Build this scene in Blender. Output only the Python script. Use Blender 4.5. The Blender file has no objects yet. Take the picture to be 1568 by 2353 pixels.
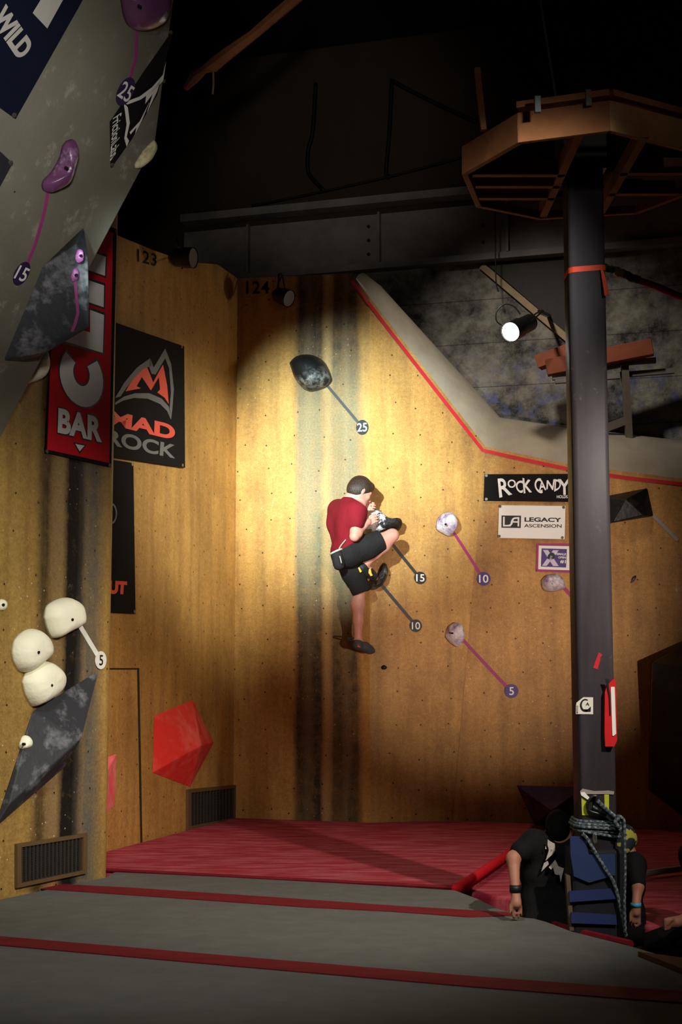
import bpy, math, random
import numpy as np
from mathutils import Vector as V, Matrix, noise
random.seed(7)
SC = bpy.context.scene
COL = SC.collection

# ------------------------------------------------------------------ camera
F = 3268.0                      # focal length in pixels of the 1568x2353 frame (50 mm on full frame, upright)
PITCH = math.atan(364.0 / F)
EYE = V((0, 0, 1.22))
cd = bpy.data.cameras.new('camera')
cd.sensor_fit = 'VERTICAL'; cd.sensor_height = 36.0; cd.sensor_width = 24.0
cd.lens = F / 2353.0 * 36.0
cd.clip_end = 100
cam = bpy.data.objects.new('camera', cd); COL.objects.link(cam)
cam.location = EYE; cam.rotation_euler = (math.pi / 2 + PITCH, 0, 0)
SC.camera = cam
FW = V((0, math.cos(PITCH), math.sin(PITCH))); UP = V((0, -math.sin(PITCH), math.cos(PITCH)))

def ray(px, py):
    return V((1, 0, 0)) * ((px - 784) / F) + FW + UP * ((1176.5 - py) / F)
def at(px, py, Y):              # point at distance Y down the hall
    d = ray(px, py); return EYE + d * (Y / d.y)
def atz(px, py, z):             # point on the level z
    d = ray(px, py); return EYE + d * ((z - EYE.z) / d.z)
class Facet:
    def __init__(s, p, n):
        s.p = V(p); s.n = V(n).normalized()
        s.u = V((-s.n.y, s.n.x, 0)).normalized(); s.v = s.n.cross(s.u)
        if s.v.z < 0: s.v = -s.v
    def hit(s, px, py, off=0.0):
        d = ray(px, py); return EYE + d * (((s.p + s.n * off - EYE).dot(s.n)) / d.dot(s.n))
    def loc(s, q): q = q - s.p; return q.dot(s.u), q.dot(s.v)
    def pt(s, u, v, off=0.0): return s.p + s.u * u + s.v * v + s.n * off

# ------------------------------------------------------------------ world, lamps, exposure
SC.view_settings.view_transform = 'Standard'; SC.view_settings.look = 'None'
SC.view_settings.gamma = 1.0; SC.view_settings.use_curve_mapping = False
SC.view_settings.exposure = 0.0
w = bpy.data.worlds.new('hall'); SC.world = w; w.use_nodes = True
w.node_tree.nodes['Background'].inputs[0].default_value = (0.9, 0.75, 0.6, 1)
w.node_tree.nodes['Background'].inputs[1].default_value = 0.004

def spot(name, loc, target, power, deg, blend=0.6, col=(1, .8, .5), rad=.06):
    l = bpy.data.lights.new(name, 'SPOT'); l.energy = power; l.spot_size = math.radians(deg)
    l.spot_blend = blend; l.color = col; l.shadow_soft_size = rad
    o = bpy.data.objects.new(name, l); COL.objects.link(o); o.location = loc
    o.rotation_euler = (V(target) - V(loc)).to_track_quat('-Z', 'Y').to_euler()
    return o
# lamps out of frame: hall spotlights read from their light, plus added fills
spot('key_spotlight', (-1.4, 4.5, 3.55), at(785, 1065, 11.75), 8800, 20.5, 1.0, (.66, .84, .86), .09)
spot('right_spotlight', (3.0, 3.0, .95), at(1130, 1330, 11.6), 2300, 24, 1.0, (1, .82, .70), .05)
spot('left_fill', (1.7, 3.4, 3.2), at(70, 1500, 8.0), 900, 30, 1.0, (.96, .95, .84), .08)  # added fill for the left wall and its pale holds
spot('alcove_spotlight', (1.95, 3.0, 3.6), at(480, 1180, 11.5), 6600, 17, 1.0, (.8, .84, .78), .3)
spot('alcove_low_fill', (1.2, 3.4, 3.2), at(330, 1640, 10.6), 700, 20, 1.0, (1, .82, .66), .2)  # added fill, lifts the lower part of the alcove
spot('mat_spotlight', (3.0, 3.0, 4.4), (-.25, 8.5, 0), 1400, 36, 1.0, (1, .9, .8), .05)
spot('floor_fill', (-.6, 2.6, 5.2), (-.7, 7.4, 0), 900, 44, 1.0, (.96, .98, .92), .3)  # added soft fill over the mats, no lamp of the hall
spot('leaning_wall_fill', (-.5, 2.2, 2.6), (-2.3, 7.2, 4.0), 820, 35, 1.0, (1, .98, .92), .2)  # added to brighten the leaning grey wall
spot('rear_fill', (.45, 9.7, 6.0), at(1230, 940, 12.6), 400, 52, 1.0, (1, .95, .88), .15)  # added lamp so the concrete behind does not go black
spot('upper_rear_fill', (-.35, .6, 3.0), at(760, 300, 12.8), 760, 15, 1.0, (1, .95, .88), .3)  # added from the camera side to lift girder and dark upper wall
spot('platform_fill', (2.2, 2.0, 3.9), (1.1, 6.6, 4.0), 42, 22, 1.0, (1, .9, .8), .1)  # added weak lamp that brings out the platform boards

# ------------------------------------------------------------------ mesh helpers
WL = {}                         # object -> world location (only translations are used)
def recentre(vs):
    a = np.array([tuple(v) for v in vs], dtype=float)
    return a, (a.min(0) + a.max(0)) / 2
def mesh(name, vs, fs, m, parent=None, smooth=False, uv=None):
    a, c = recentre(vs)
    me = bpy.data.meshes.new(name)
    me.from_pydata([tuple(x) for x in (a - c)], [], [tuple(f) for f in fs])
    if uv is not None:
        ul = me.uv_layers.new(name='UVMap')
        for lo in me.loops: ul.data[lo.index].uv = uv[lo.vertex_index]
    if m: me.materials.append(m)
    if smooth: me.polygons.foreach_set('use_smooth', [True] * len(me.polygons))
    me.update()
    o = bpy.data.objects.new(name, me); COL.objects.link(o)
    base = WL[parent.name] if parent else V((0, 0, 0))
    o.parent = parent; o.location = V(c) - base; WL[o.name] = V(c)
    return o
def tag(o, label, cat, group=None, kind=None):
    o['label'] = label
    if cat: o['category'] = cat
    if group: o['group'] = group
    if kind: o['kind'] = kind
    return o
def struct(o): o['kind'] = 'structure'; return o
def empty(name, loc, label, cat, group=None, kind=None):
    o = bpy.data.objects.new(name, None); COL.objects.link(o); o.location = loc; WL[o.name] = V(loc)
    o.empty_display_size = .1
    return tag(o, label, cat, group, kind)

class MB:
    def __init__(s): s.v = []; s.f = []
    def add(s, vs, fs):
        b = len(s.v); s.v += [V(x) for x in vs]; s.f += [tuple(b + i for i in f) for f in fs]; return s
    def prism(s, pts, vec):     # closed prism: polygon pts, swept by vec
        n = len(pts); vec = V(vec)
        nrm = V((0, 0, 0))
        for i in range(n): nrm += V(pts[i]).cross(V(pts[(i + 1) % n]))
        if nrm.dot(vec) < 0: pts = pts[::-1]
        vs = [V(p) for p in pts] + [V(p) + vec for p in pts]
        fs = [tuple(range(n - 1, -1, -1)), tuple(range(n, 2 * n))] + [(i, (i + 1) % n, n + (i + 1) % n, n + i) for i in range(n)]
        return s.add(vs, fs)
    def box(s, c, sx, sy, sz, ax=None):
        X, Y, Z = ax or (V((1, 0, 0)), V((0, 1, 0)), V((0, 0, 1)))
        c = V(c); q = [c + X * (sx / 2 * a) + Y * (sy / 2 * b) - Z * (sz / 2) for a, b in ((-1, -1), (1, -1), (1, 1), (-1, 1))]
        return s.prism(q, Z * sz)
    def beam(s, a, b, wd, ht, up=V((0, 0, 1))):
        a = V(a); b = V(b); d = (b - a).normalized(); sd = d.cross(up).normalized(); u = sd.cross(d)
        q = [a + sd * (wd / 2 * i) + u * (ht / 2 * j) for i, j in ((-1, -1), (1, -1), (1, 1), (-1, 1))]
        return s.prism(q, b - a)
    def tube(s, pts, r, n=8, cap=True):
        pts = [V(p) for p in pts]; rs = r if isinstance(r, (list, tuple)) else [r] * len(pts)
        vs = []; fs = []; ref = None
        for i, p in enumerate(pts):
            d = (pts[min(i + 1, len(pts) - 1)] - pts[max(i - 1, 0)]).normalized()
            if ref is None: ref = d.orthogonal().normalized()
            ref = (ref - d * ref.dot(d)).normalized(); b = d.cross(ref)
            for k in range(n):
                a = 2 * math.pi * k / n; vs.append(p + (ref * math.cos(a) + b * math.sin(a)) * rs[i])
        for i in range(len(pts) - 1):
            for k in range(n):
                k2 = (k + 1) % n; fs.append((i * n + k, i * n + k2, (i + 1) * n + k2, (i + 1) * n + k))
        if cap: fs += [tuple(range(n - 1, -1, -1)), tuple((len(pts) - 1) * n + k for k in range(n))]
        return s.add(vs, fs)
    def disc(s, c, n, r, h):    # short cylinder along n
        n = V(n).normalized(); return s.tube([V(c), V(c) + n * h], r, 20)
    def hull(s, pts):
        import bmesh
        bm = bmesh.new()
        for p in pts: bm.verts.new(V(p))
        bmesh.ops.convex_hull(bm, input=bm.verts[:])
        for v in [v for v in bm.verts if not v.link_faces]: bm.verts.remove(v)
        bmesh.ops.recalc_face_normals(bm, faces=bm.faces[:])
        bm.verts.index_update()
        s.add([v.co.copy() for v in bm.verts], [tuple(v.index for v in f.verts) for f in bm.faces]); bm.free(); return s
    def build(s, name, m, parent=None, smooth=False): return mesh(name, s.v, s.f, m, parent, smooth)

def spline(pts, n=8):           # Catmull-Rom through the points
    pts = [V(p) for p in pts]; out = []
    for i in range(len(pts) - 1):
        p0 = pts[max(i - 1, 0)]; p1 = pts[i]; p2 = pts[i + 1]; p3 = pts[min(i + 2, len(pts) - 1)]
        for k in range(n):
            t = k / n
            out.append(.5 * ((2 * p1) + (p2 - p0) * t + (2 * p0 - 5 * p1 + 4 * p2 - p3) * t * t + (3 * p1 - p0 - 3 * p2 + p3) * t ** 3))
    return out + [pts[-1]]

def bevel(o, wd, seg=2, ang=35):
    b = o.modifiers.new('bevel', 'BEVEL'); b.width = wd; b.segments = seg; b.limit_method = 'ANGLE'; b.angle_limit = math.radians(ang)
    return o

# ------------------------------------------------------------------ materials
def lin(c): return tuple(((x / 255) / 12.92 if x / 255 <= .04045 else ((x / 255 + .055) / 1.055) ** 2.4) for x in c)
class N:                        # tiny node-graph builder
    def __init__(s, name):
        s.m = bpy.data.materials.new(name); s.m.use_nodes = True; s.t = s.m.node_tree
        s.b = s.t.nodes['Principled BSDF']
    def n(s, typ, ins=None, **kw):
        x = s.t.nodes.new(typ)
        for k, v in kw.items(): setattr(x, k, v)
        for k, v in (ins or {}).items(): s.put(x.inputs[k], v)
        return x
    def put(s, sock, v):
        if isinstance(v, bpy.types.NodeSocket): s.t.links.new(v, sock)
        elif isinstance(v, tuple) and len(v) == 3 and sock.type == 'RGBA': sock.default_value = (*v, 1)
        else: sock.default_value = v
    def math(s, op, a, b=0.0, clamp=False):
        x = s.n('ShaderNodeMath', {0: a, 1: b}, operation=op); x.use_clamp = clamp; return x.outputs[0]
    def mix(s, f, a, b, mode='MIX'):
        x = s.n('ShaderNodeMix', data_type='RGBA', blend_type=mode)
        s.put(x.inputs[0], f); s.put(x.inputs[6], a); s.put(x.inputs[7], b); return x.outputs[2]
    def noise(s, vec, scale, detail=3, rough=.55, dim='3D'):
        return s.n('ShaderNodeTexNoise', {'Vector': vec, 'Scale': scale, 'Detail': detail, 'Roughness': rough}, noise_dimensions=dim).outputs[0]
    def ramp(s, f, lo, hi):
        return s.n('ShaderNodeMapRange', {0: f, 1: lo, 2: hi, 3: 0.0, 4: 1.0}, clamp=True).outputs[0]
    def vecscale(s, vec, sc): return s.n('ShaderNodeVectorMath', {0: vec, 1: sc}, operation='MULTIPLY').outputs[0]
    def obj(s): return s.n('ShaderNodeTexCoord').outputs['Object']
    def uvc(s): return s.n('ShaderNodeTexCoord').outputs['UV']
    def bump(s, h, st=.3, dist=.01):
        s.put(s.b.inputs['Normal'], s.n('ShaderNodeBump', {'Height': h, 'Strength': st, 'Distance': dist}).outputs[0])
    def out(s, col, rough=.6, spec=.3, metal=0.0):
        s.put(s.b.inputs['Base Color'], col); s.put(s.b.inputs['Roughness'], rough)
        s.b.inputs['Specular IOR Level'].default_value = spec; s.b.inputs['Metallic'].default_value = metal
        return s.m
MC = {}
def plain(name, c, rough=.6, var=.25, scale=18, spec=.3, metal=0.0, bump=.1):
    if name in MC: return MC[name]
    g = N(name); o = g.obj(); f = g.noise(o, scale, 4); c = lin(c)
    col = g.mix(f, tuple(x * (1 - var) for x in c), tuple(min(1, x * (1 + var)) for x in c))
    if bump: g.bump(g.noise(o, scale * 4, 3), bump, .004)
    MC[name] = g.out(col, rough, spec, metal); return MC[name]
def dusty(name, c, dust, lo=.55, hi=.75, scale=9, rough=.6, bump=.3, spec=.3):   # chalk-dusted surfaces
    if name in MC: return MC[name]
    g = N(name); o = g.obj()
    n1 = g.noise(o, scale, 5, .65); n2 = g.noise(o, scale * 4.5, 4)
    f = g.ramp(g.math('ADD', g.math('MULTIPLY', n1, .8), g.math('MULTIPLY', n2, .2)), lo, hi)
    g.bump(g.math('ADD', n1, g.math('MULTIPLY', n2, .5)), bump, .02)
    MC[name] = g.out(g.mix(f, lin(c), lin(dust)), rough, spec); return MC[name]

def wall_mat(name, stripes, tan=(202, 156, 86), tan2=(168, 120, 60), holes=.24, chalk=.6, wear=None):
    g = N(name); uv = g.uvc()
    sep = g.n('ShaderNodeSeparateXYZ', {0: uv}); u = sep.outputs[0]
    n_big = g.noise(uv, 1.6, 4, .6); n_fine = g.noise(uv, 28, 5, .65)
    streak = g.noise(g.vecscale(uv, (9, .7, 1)), 1.0, 4, .6)
    col = g.mix(g.ramp(n_big, .3, .7), lin(tan2), lin(tan))
    col = g.mix(g.math('MULTIPLY', g.ramp(streak, .42, .72), .6), col, lin((112, 76, 40)))
    grain = g.ramp(n_fine, .25, .75)
    col = g.mix(.25, col, g.mix(grain, lin((110, 70, 30)), lin((225, 180, 105))))
    blot = g.ramp(g.noise(g.vecscale(uv, (1.3, .8, 1)), 1.3, 7, .72), .48, .68)
    col = g.mix(g.math('MULTIPLY', blot, .45), col, lin((104, 72, 42)))
    worn = None
    if wear:
        zz = sep.outputs[1]; worn = g.math('MULTIPLY', g.math('MULTIPLY', g.ramp(zz, wear[0], wear[1]), g.math('SUBTRACT', 1.0, g.ramp(zz, wear[2], wear[3]))), wear[4])
    wob = g.math('ADD', u, g.math('MULTIPLY', g.math('SUBTRACT', g.noise(g.vecscale(uv, (2, 1.1, 1)), 1.0, 5, .7), .5), .07))
    for (a, b, soft, c, st) in stripes:
        k = g.math('MULTIPLY', g.ramp(wob, a - soft, a + soft), g.math('SUBTRACT', 1.0, g.ramp(wob, b - soft, b + soft)))
        pat = g.math('MULTIPLY', g.ramp(g.noise(g.vecscale(uv, (7, .9, 1)), 1.6, 6, .75), .2, .62), g.ramp(g.noise(uv, 11, 7, .8), .3, .56))
        k = g.math('MULTIPLY', k, g.math('MULTIPLY', g.math('ADD', .6, g.math('MULTIPLY', pat, .5)), st), clamp=True)
        col = g.mix(k, col, g.mix(worn, lin(c), lin((156, 140, 104))) if worn else lin(c))
    col = g.mix(.5, col, g.mix(g.ramp(g.noise(uv, 70, 3, .7), .3, .7), lin((120, 116, 110)), lin((222, 218, 210))), 'SOFT_LIGHT')
    # chalk scuffs
    sc1 = g.ramp(g.noise(uv, 3.3, 6, .75), .60, .74); sc2 = g.ramp(g.noise(g.vecscale(uv, (1, .45, 1)), 19, 3, .6), .56, .72)
    col = g.mix(g.math('MULTIPLY', g.math('MULTIPLY', sc1, sc2), chalk), col, lin((226, 208, 172)))
    sp = g.n('ShaderNodeTexVoronoi', {'Vector': uv, 'Scale': 9.0, 'Randomness': 1.0}, voronoi_dimensions='2D').outputs['Distance']
    spn = g.ramp(g.noise(uv, 2.2, 3), .5, .62)
    col = g.mix(g.math('MULTIPLY', g.math('MULTIPLY', g.math('LESS_THAN', g.math('ADD', sp, g.math('MULTIPLY', n_fine, .06)), .07), spn), chalk * .8), col, lin((235, 220, 190)))
    # threaded bolt holes in a loose grid
    if holes:
        vo = g.n('ShaderNodeTexVoronoi', {'Vector': uv, 'Scale': 1 / holes, 'Randomness': .42}, voronoi_dimensions='2D').outputs['Distance']
        hole = g.math('LESS_THAN', vo, .0056 / holes); halo = g.math('MULTIPLY', g.math('LESS_THAN', vo, .012 / holes), .18)
        col = g.mix(halo, col, lin((90, 55, 25))); col = g.mix(hole, col, lin((20, 13, 8)))
    g.bump(g.math('ADD', n_fine, g.math('MULTIPLY', g.noise(uv, 6, 4), 1.2)), .35, .006)
    return g.out(col, .55, .25)

def fabric_mat(name, c, scuff, st=.5, st_scale=(3, 14, 1), wave=0):
    g = N(name); o = g.obj()
    f = g.ramp(g.noise(g.vecscale(o, st_scale), 1.0, 5, .65), .42, .72)
    f2 = g.noise(o, 60, 3)
    col = g.mix(g.math('MULTIPLY', f, st), lin(c), lin(scuff)); col = g.mix(g.math('MULTIPLY', f2, .25), col, lin(tuple(x * .6 for x in c)))
    g.bump(g.math('ADD', g.noise(o, 2.2, 3), g.math('MULTIPLY', f2, .05)), .5, .06)
    return g.out(col, .75, .2)

def rope_mat(name, c1, c2, scale=60):
    g = N(name); o = g.obj()
    k = g.n('ShaderNodeTexChecker', {'Vector': o, 'Scale': scale}).outputs['Fac']
    k = g.math('MULTIPLY', k, g.ramp(g.noise(o, scale, 2), .35, .6))
    return g.out(g.mix(k, lin(c1), lin(c2)), .8, .2)

BLACK = plain('black_paint', (20, 19, 19), .5)
WHITE = plain('white_print', (225, 222, 215), .6, .06)
GREYP = plain('grey_print', (105, 102, 100), .6, .1)
REDP = plain('red_print', (198, 24, 36), .75, .08, 18, .1)
ORANGEP = plain('orange_red_print', (222, 78, 62), .55, .1)
VINYL = plain('black_vinyl', (24, 22, 23), .8, .25, 6, .08)
METAL = plain('screw_metal', (130, 125, 118), .35, .2, 40, .5, .8)
PURPLEP = plain('purple_print', (62, 36, 112), .5, .1)
MAGENTA = plain('magenta_tape', (150, 42, 98), .55, .15)
REDTAPE = plain('red_tape', (190, 30, 42), .55, .15)

# ------------------------------------------------------------------ decals, text, holds
def decal(name, fac, pxs, m, parent=None, off=.002, th=.003):
    return MB().prism([fac.hit(x, y, off) for x, y in pxs], fac.n * th).build(name, m, parent)
def decal_multi(name, fac, polys, m, parent=None, off=.002, th=.003):
    b = MB()
    for p in polys: b.prism([fac.hit(x, y, off) for x, y in p], fac.n * th)
    return b.build(name, m, parent)
def glyphs(s, bold=0.0, sp=1.0):  # outline of a word in unit square
    c = bpy.data.curves.new('txt', 'FONT'); c.body = s; c.size = 1; c.offset = bold; c.space_character = sp; c.resolution_u = 6
    c.fill_mode = 'FRONT'
    o = bpy.data.objects.new('txt', c); COL.objects.link(o); bpy.context.view_layer.update()
    me = bpy.data.meshes.new_from_object(o.evaluated_get(bpy.context.evaluated_depsgraph_get()))
    vs = np.array([v.co[:] for v in me.vertices]); fs = [tuple(p.vertices) for p in me.polygons]
    bpy.data.objects.remove(o); bpy.data.curves.remove(c); bpy.data.meshes.remove(me)
    lo = vs.min(0); hi = vs.max(0)
    return (vs[:, 0] - lo[0]) / (hi[0] - lo[0]), (vs[:, 1] - lo[1]) / (hi[1] - lo[1]), fs
def text(name, s, fac, quad, m, parent=None, off=.006, bold=.0, sp=1.0, extra=None):   # quad: TL TR BR BL
    x, y, fs = glyphs(s, bold, sp)
    TL, TR, BR, BL = [fac.hit(a, b, off) for a, b in quad]
    vs = [(BL * (1 - a) + BR * a) * (1 - b) + (TL * (1 - a) + TR * a) * b for a, b in zip(x, y)]
    n = len(vs); nn = fac.n * .0015
    b = MB(); b.add([v + nn for v in vs], [])
    up = (TL - BL).cross(TR - TL).dot(fac.n) < 0
    b.f = [f if up else f[::-1] for f in fs]
    return b.build(name, m, parent)
def text_many(name, items, fac, m, parent=None, off=.006, bold=.0):
    b = MB()
    for s, quad in items:
        x, y, fs = glyphs(s, bold)
        TL, TR, BR, BL = [fac.hit(a, c, off) for a, c in quad]
        b.add([(BL * (1 - i) + BR * i) * (1 - j) + (TL * (1 - i) + TR * i) * j + fac.n * .0015 for i, j in zip(x, y)], fs)
    return b.build(name, m, parent)
def box4(x0, y0, x1, y1): return [(x0, y0), (x1, y0), (x1, y1), (x0, y1)]
def grommets(fac, pxs, parent, r=.012, off=.006, m=None, name='grommet'):
    for x, y in pxs: MB().disc(fac.hit(x, y, off), fac.n, r, .006).build(name, m or METAL, parent)

def dome(name, fac, pxs, h, m, parent=None, apex=(0, 0), lump=.0, lscale=8.0, power=1.0, rings=9, sub=4, seed=0):
    """A cast climbing hold: closed outline on the wall, domed out by h metres."""
    pts = [V((*fac.loc(fac.hit(x, y)), 0)) for x, y in pxs]
    loop = spline(pts + [pts[0]], sub)[:-1]
    n = len(loop); c = sum(loop, V((0, 0, 0))) / n
    vs = []; fs = []
    for k in range(rings):
        a = math.pi / 2 * k / rings; s = math.cos(a) ** power; z = h * math.sin(a)
        for p in loop:
            q = c + (p - c) * s; t = z / h
            q = q + V((apex[0] * t, apex[1] * t, 0))
            w3 = fac.pt(q.x, q.y, z + .001)
            if lump and k > 0:
                nz = noise.noise(w3 * lscale + V((seed, 0, 0))) + .5 * noise.noise(w3 * lscale * 2.3)
                w3 = w3 + (fac.n * (.5 + t) + fac.u * (q.x - c.x) * 3 + fac.v * (q.y - c.y) * 3) * (nz * lump)
            vs.append(w3)
    for k in range(rings - 1):
        for i in range(n):
            j = (i + 1) % n; fs.append((k * n + i, k * n + j, (k + 1) * n + j, (k + 1) * n + i))
    vs.append(fac.pt(c.x + apex[0], c.y + apex[1], h)); t = len(vs) - 1
    fs += [((rings - 1) * n + i, (rings - 1) * n + (i + 1) % n, t) for i in range(n)]
    fs.append(tuple(range(n - 1, -1, -1)))
    A = (vs[fs[0][1]] - vs[fs[0][0]]).cross(vs[fs[0][2]] - vs[fs[0][0]])
    if A.dot(fac.pt(loop[0].x, loop[0].y) - fac.pt(c.x, c.y)) < 0: fs = [f[::-1] for f in fs]
    return mesh(name, vs, fs, m, parent, smooth=True)
HOLE = plain('bolt_hole_dark', (14, 12, 12), .8)
def hold(name, fac, pxs, h, m, label, group=None, bolt=None, cat='climbing hold', boff=None, **kw):
    o = dome(name, fac, pxs, h, m, **kw); tag(o, label, cat, group)
    if bolt:
        MB().disc(fac.hit(bolt[0], bolt[1], (boff or h) - .012), fac.n, .008, .016).build('bolt', HOLE, o)
    return o

def tape(name, pts3, n, wd, m, label, group=None, parent=None):
    """Flat tape along a run of wall points."""
    b = MB(); P = [V(p) for p in pts3]; L = []; R_ = []
    for i, p in enumerate(P):
        nn = n[i] if isinstance(n, list) else n
        d = (P[min(i + 1, len(P) - 1)] - P[max(i - 1, 0)]).normalized(); s = d.cross(nn).normalized() * wd / 2
        L.append(p - s + nn * .002); R_.append(p + s + nn * .002)
    k = len(P); nn0 = [n[i] if isinstance(n, list) else n for i in range(k)]
    vs = L + R_ + [L[i] + nn0[i] * .003 for i in range(k)] + [R_[i] + nn0[i] * .003 for i in range(k)]
    fs = []
    for i in range(k - 1):
        fs += [(2 * k + i, 3 * k + i, 3 * k + i + 1, 2 * k + i + 1), (i, i + 1, k + i + 1, k + i),
               (i, 2 * k + i, 2 * k + i + 1, i + 1), (k + i, k + i + 1, 3 * k + i + 1, 3 * k + i)]
    fs += [(0, k, 3 * k, 2 * k), (k - 1, 3 * k - 1, 4 * k - 1, 2 * k - 1)]
    o = mesh(name, vs, fs, m, parent)
    if label: tag(o, label, 'tape', group)
    return o
def number_tag(s, fac, px, py, r, m, mt, label, group='round score tags', rx=1.0, rot=0.0, off=.006):
    c = fac.hit(px, py, off); b = MB(); pts = []
    for i in range(32):
        a = 2 * math.pi * i / 32; pts.append(c + fac.u * (r * rx * math.cos(a)) + fac.v * (r * math.sin(a)))
    b.prism(pts, fac.n * .004); o = b.build('number_tag', m); tag(o, label, 'number tag', group)
    x, y, fs = glyphs(s, .012)
    hw, hh = r * (.68 if len(s) > 1 else .34), r * .58
    cu, su = math.cos(rot), math.sin(rot)
    vs = []
    for a, d in zip(x, y):
        e, g_ = (a * 2 - 1) * hw, (d * 2 - 1) * hh
        vs.append(c + fac.u * (e * cu - g_ * su) + fac.v * (e * su + g_ * cu) + fac.n * .006)
    mesh('numeral', vs, fs, mt, o)
    return o

# ------------------------------------------------------------------ the plan of the hall
A = V((-1.417, 8.67, 0))
FL = Facet(A, (.885, -.465, 0))                         # left climbing wall
A2 = V((-1.62, 9.84, 0)); B = V((-.90, 12.08, 0))
FA = Facet(B, (B - A2).normalized().cross(V((0, 0, 1))) * 1)
if FA.n.y > 0: FA.n = -FA.n; FA = Facet(B, FA.n)
def col_pt(px, Y): return V(((px - 784) / F * Y, Y, 0))
C = col_pt(850, 11.72)
def vert(p, q):                                         # upright facet through two plan points, facing the camera
    d = (q - p).normalized(); n = V((d.y, -d.x, 0)); return Facet(p, n if n.y < 0 else -n)
FB1 = vert(B, C)
D0 = atz(1040, 1885, 0)
FB2 = vert(C, D0)
DT = FB2.hit(1110, 1035)
G = col_pt(1568, 11.78)
n3 = (DT - D0).cross(G - D0); n3 = n3 if n3.y < 0 else -n3
FB3 = Facet(D0, n3)
def wallf(px, py):
    if px < 845: return FB1
    return FB2 if px < 1040 + (1885 - py) * (70 / 850.0) else FB3
def wp(px, py, off=0.0): return wallf(px, py).hit(px, py, off)
FRW = Facet(col_pt(540, 13.75), (V((2.95, 12.55, 0)) - V((-1.03, 13.75, 0))).normalized().cross(V((0, 0, 1))))
if FRW.n.y > 0: FRW = Facet(FRW.p, -FRW.n)

def sheet(name, fac, pts, m, parent=None, u0=0.0):       # wall panel with its own metre grid
    us = [((p - fac.p).dot(fac.u) + u0, p.z) for p in pts]
    nrm = (pts[1] - pts[0]).cross(pts[2] - pts[0])
    f = tuple(range(len(pts)))
    area = sum((pts[i].cross(pts[(i + 1) % len(pts)]) for i in range(len(pts))), V((0, 0, 0)))
    if area.dot(fac.n) < 0: f = f[::-1]
    return mesh(name, pts, [f], m, parent, uv=us)

# stripes (in metres along each facet)
def ul(fac, px, py=1300): return (fac.hit(px, py) - fac.p).dot(fac.u)
st1 = [(ul(FB1, 680), ul(FB1, 743), .025, (58, 52, 42), 1.0), (ul(FB1, 760), ul(FB1, 828), .03, (68, 60, 46), .92),
       (ul(FB1, 700), ul(FB1, 716), .03, (132, 112, 84), .45), (ul(FB1, 744), ul(FB1, 762), .02, (160, 136, 100), .6), (ul(FB1, 790), ul(FB1, 802), .02, (140, 120, 90), .4)]
stL = [(ul(FL, 88), ul(FL, 118), .04, (62, 48, 32), 1.0), (ul(FL, 118), ul(FL, 152), .03, (126, 104, 78), .7),
       (ul(FL, 150), ul(FL, 193), .03, (26, 25, 23), 1.25), (ul(FL, 190), ul(FL, 232), .06, (98, 92, 82), 1.0)]
W_L = wall_mat('left_wall_paint', stL, (172, 142, 76), (138, 110, 58), chalk=.75)
W_A = wall_mat('alcove_wall_paint', [], (194, 146, 78), (162, 114, 56), chalk=.35)
W_1 = wall_mat('back_wall_paint', st1, wear=(1.3, 2.5, 3.4, 3.95, .62))
W_2 = wall_mat('back_wall_paint_plain', [], chalk=.5)
W_3 = wall_mat('right_wall_paint', [], (196, 148, 82), (160, 114, 58), chalk=.6)

def zcol(p, z): return V((p.x, p.y, z))
# left wall: a thick slab with a rounded free end
lw = []; dL = FL.u if FL.u.y < 0 else -FL.u              # towards the camera
inn = -FL.n
AE = A - dL * .14
prof = [A + dL * 3.4, AE + dL * .16]
for i in range(1, 9):
    a = math.pi / 2 * i / 8; prof.append(AE + dL * .16 + inn * .13 - dL * (.13 * math.sin(a)) - inn * (.13 * math.cos(a)))
prof.append(AE + dL * .03 + inn * .62)
vs = []; uv = []; s_ = 0
for i, p in enumerate(prof):
    uu = (p - FL.p).dot(FL.u) if i < 2 else (uu + (p - prof[i - 1]).length * (1 if FL.u.y > 0 else -1))
    for z in (-.3, 6.0): vs.append(zcol(p, z)); uv.append((uu, z))
fs = [(2 * i, 2 * i + 2, 2 * i + 3, 2 * i + 1) for i in range(len(prof) - 1)]
struct(mesh('wall_left', vs, fs, W_L, smooth=True, uv=uv))

# alcove wall
top = [FA.hit(x, y) for x, y in ((200, 500), (275, 543), (350, 574), (430, 602), (500, 620))]
ztop = FB1.hit(680, 628).z
top[-1].z = max(top[-1].z, ztop)
aB = A2 + (A2 - B).normalized() * 1.0
wa = struct(sheet('wall_alcove', FA, [zcol(aB, -.3), zcol(B, -.3), zcol(B, ztop)] + top[::-1] + [zcol(aB, top[0].z)], W_A))
# back wall, three facets, and the rounded lip along its sloping top
Fpx = [(818, 640), (850, 684), (1116, 1026), (1312, 1068), (1700, 1116)]
lipF = [FB1.hit(*Fpx[0]), FB2.hit(*Fpx[1]), FB3.hit(*Fpx[2]), FB3.hit(*Fpx[3]), FB3.hit(*Fpx[4])]
G2 = FB3.hit(1700, 1850)
wb = struct(sheet('wall_back', FB1, [zcol(B, -.3), zcol(C, -.3), lipF[1], lipF[0], FB1.hit(812, 628), zcol(B, ztop)], W_1))
sheet('panel', FB2, [zcol(C, -.3), zcol(D0, -.3), D0, lipF[2], lipF[1]], W_2, wb, u0=1.3)
gb = FB3.hit(1700, 1905)
sheet('panel', FB3, [D0 - (DT - D0).normalized() * .3, zcol(gb, -.3), lipF[4], lipF[3], lipF[2]], W_3, wb, u0=3.1)
LIPG = N('smooth_grey_lip'); _o = LIPG.obj()
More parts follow.
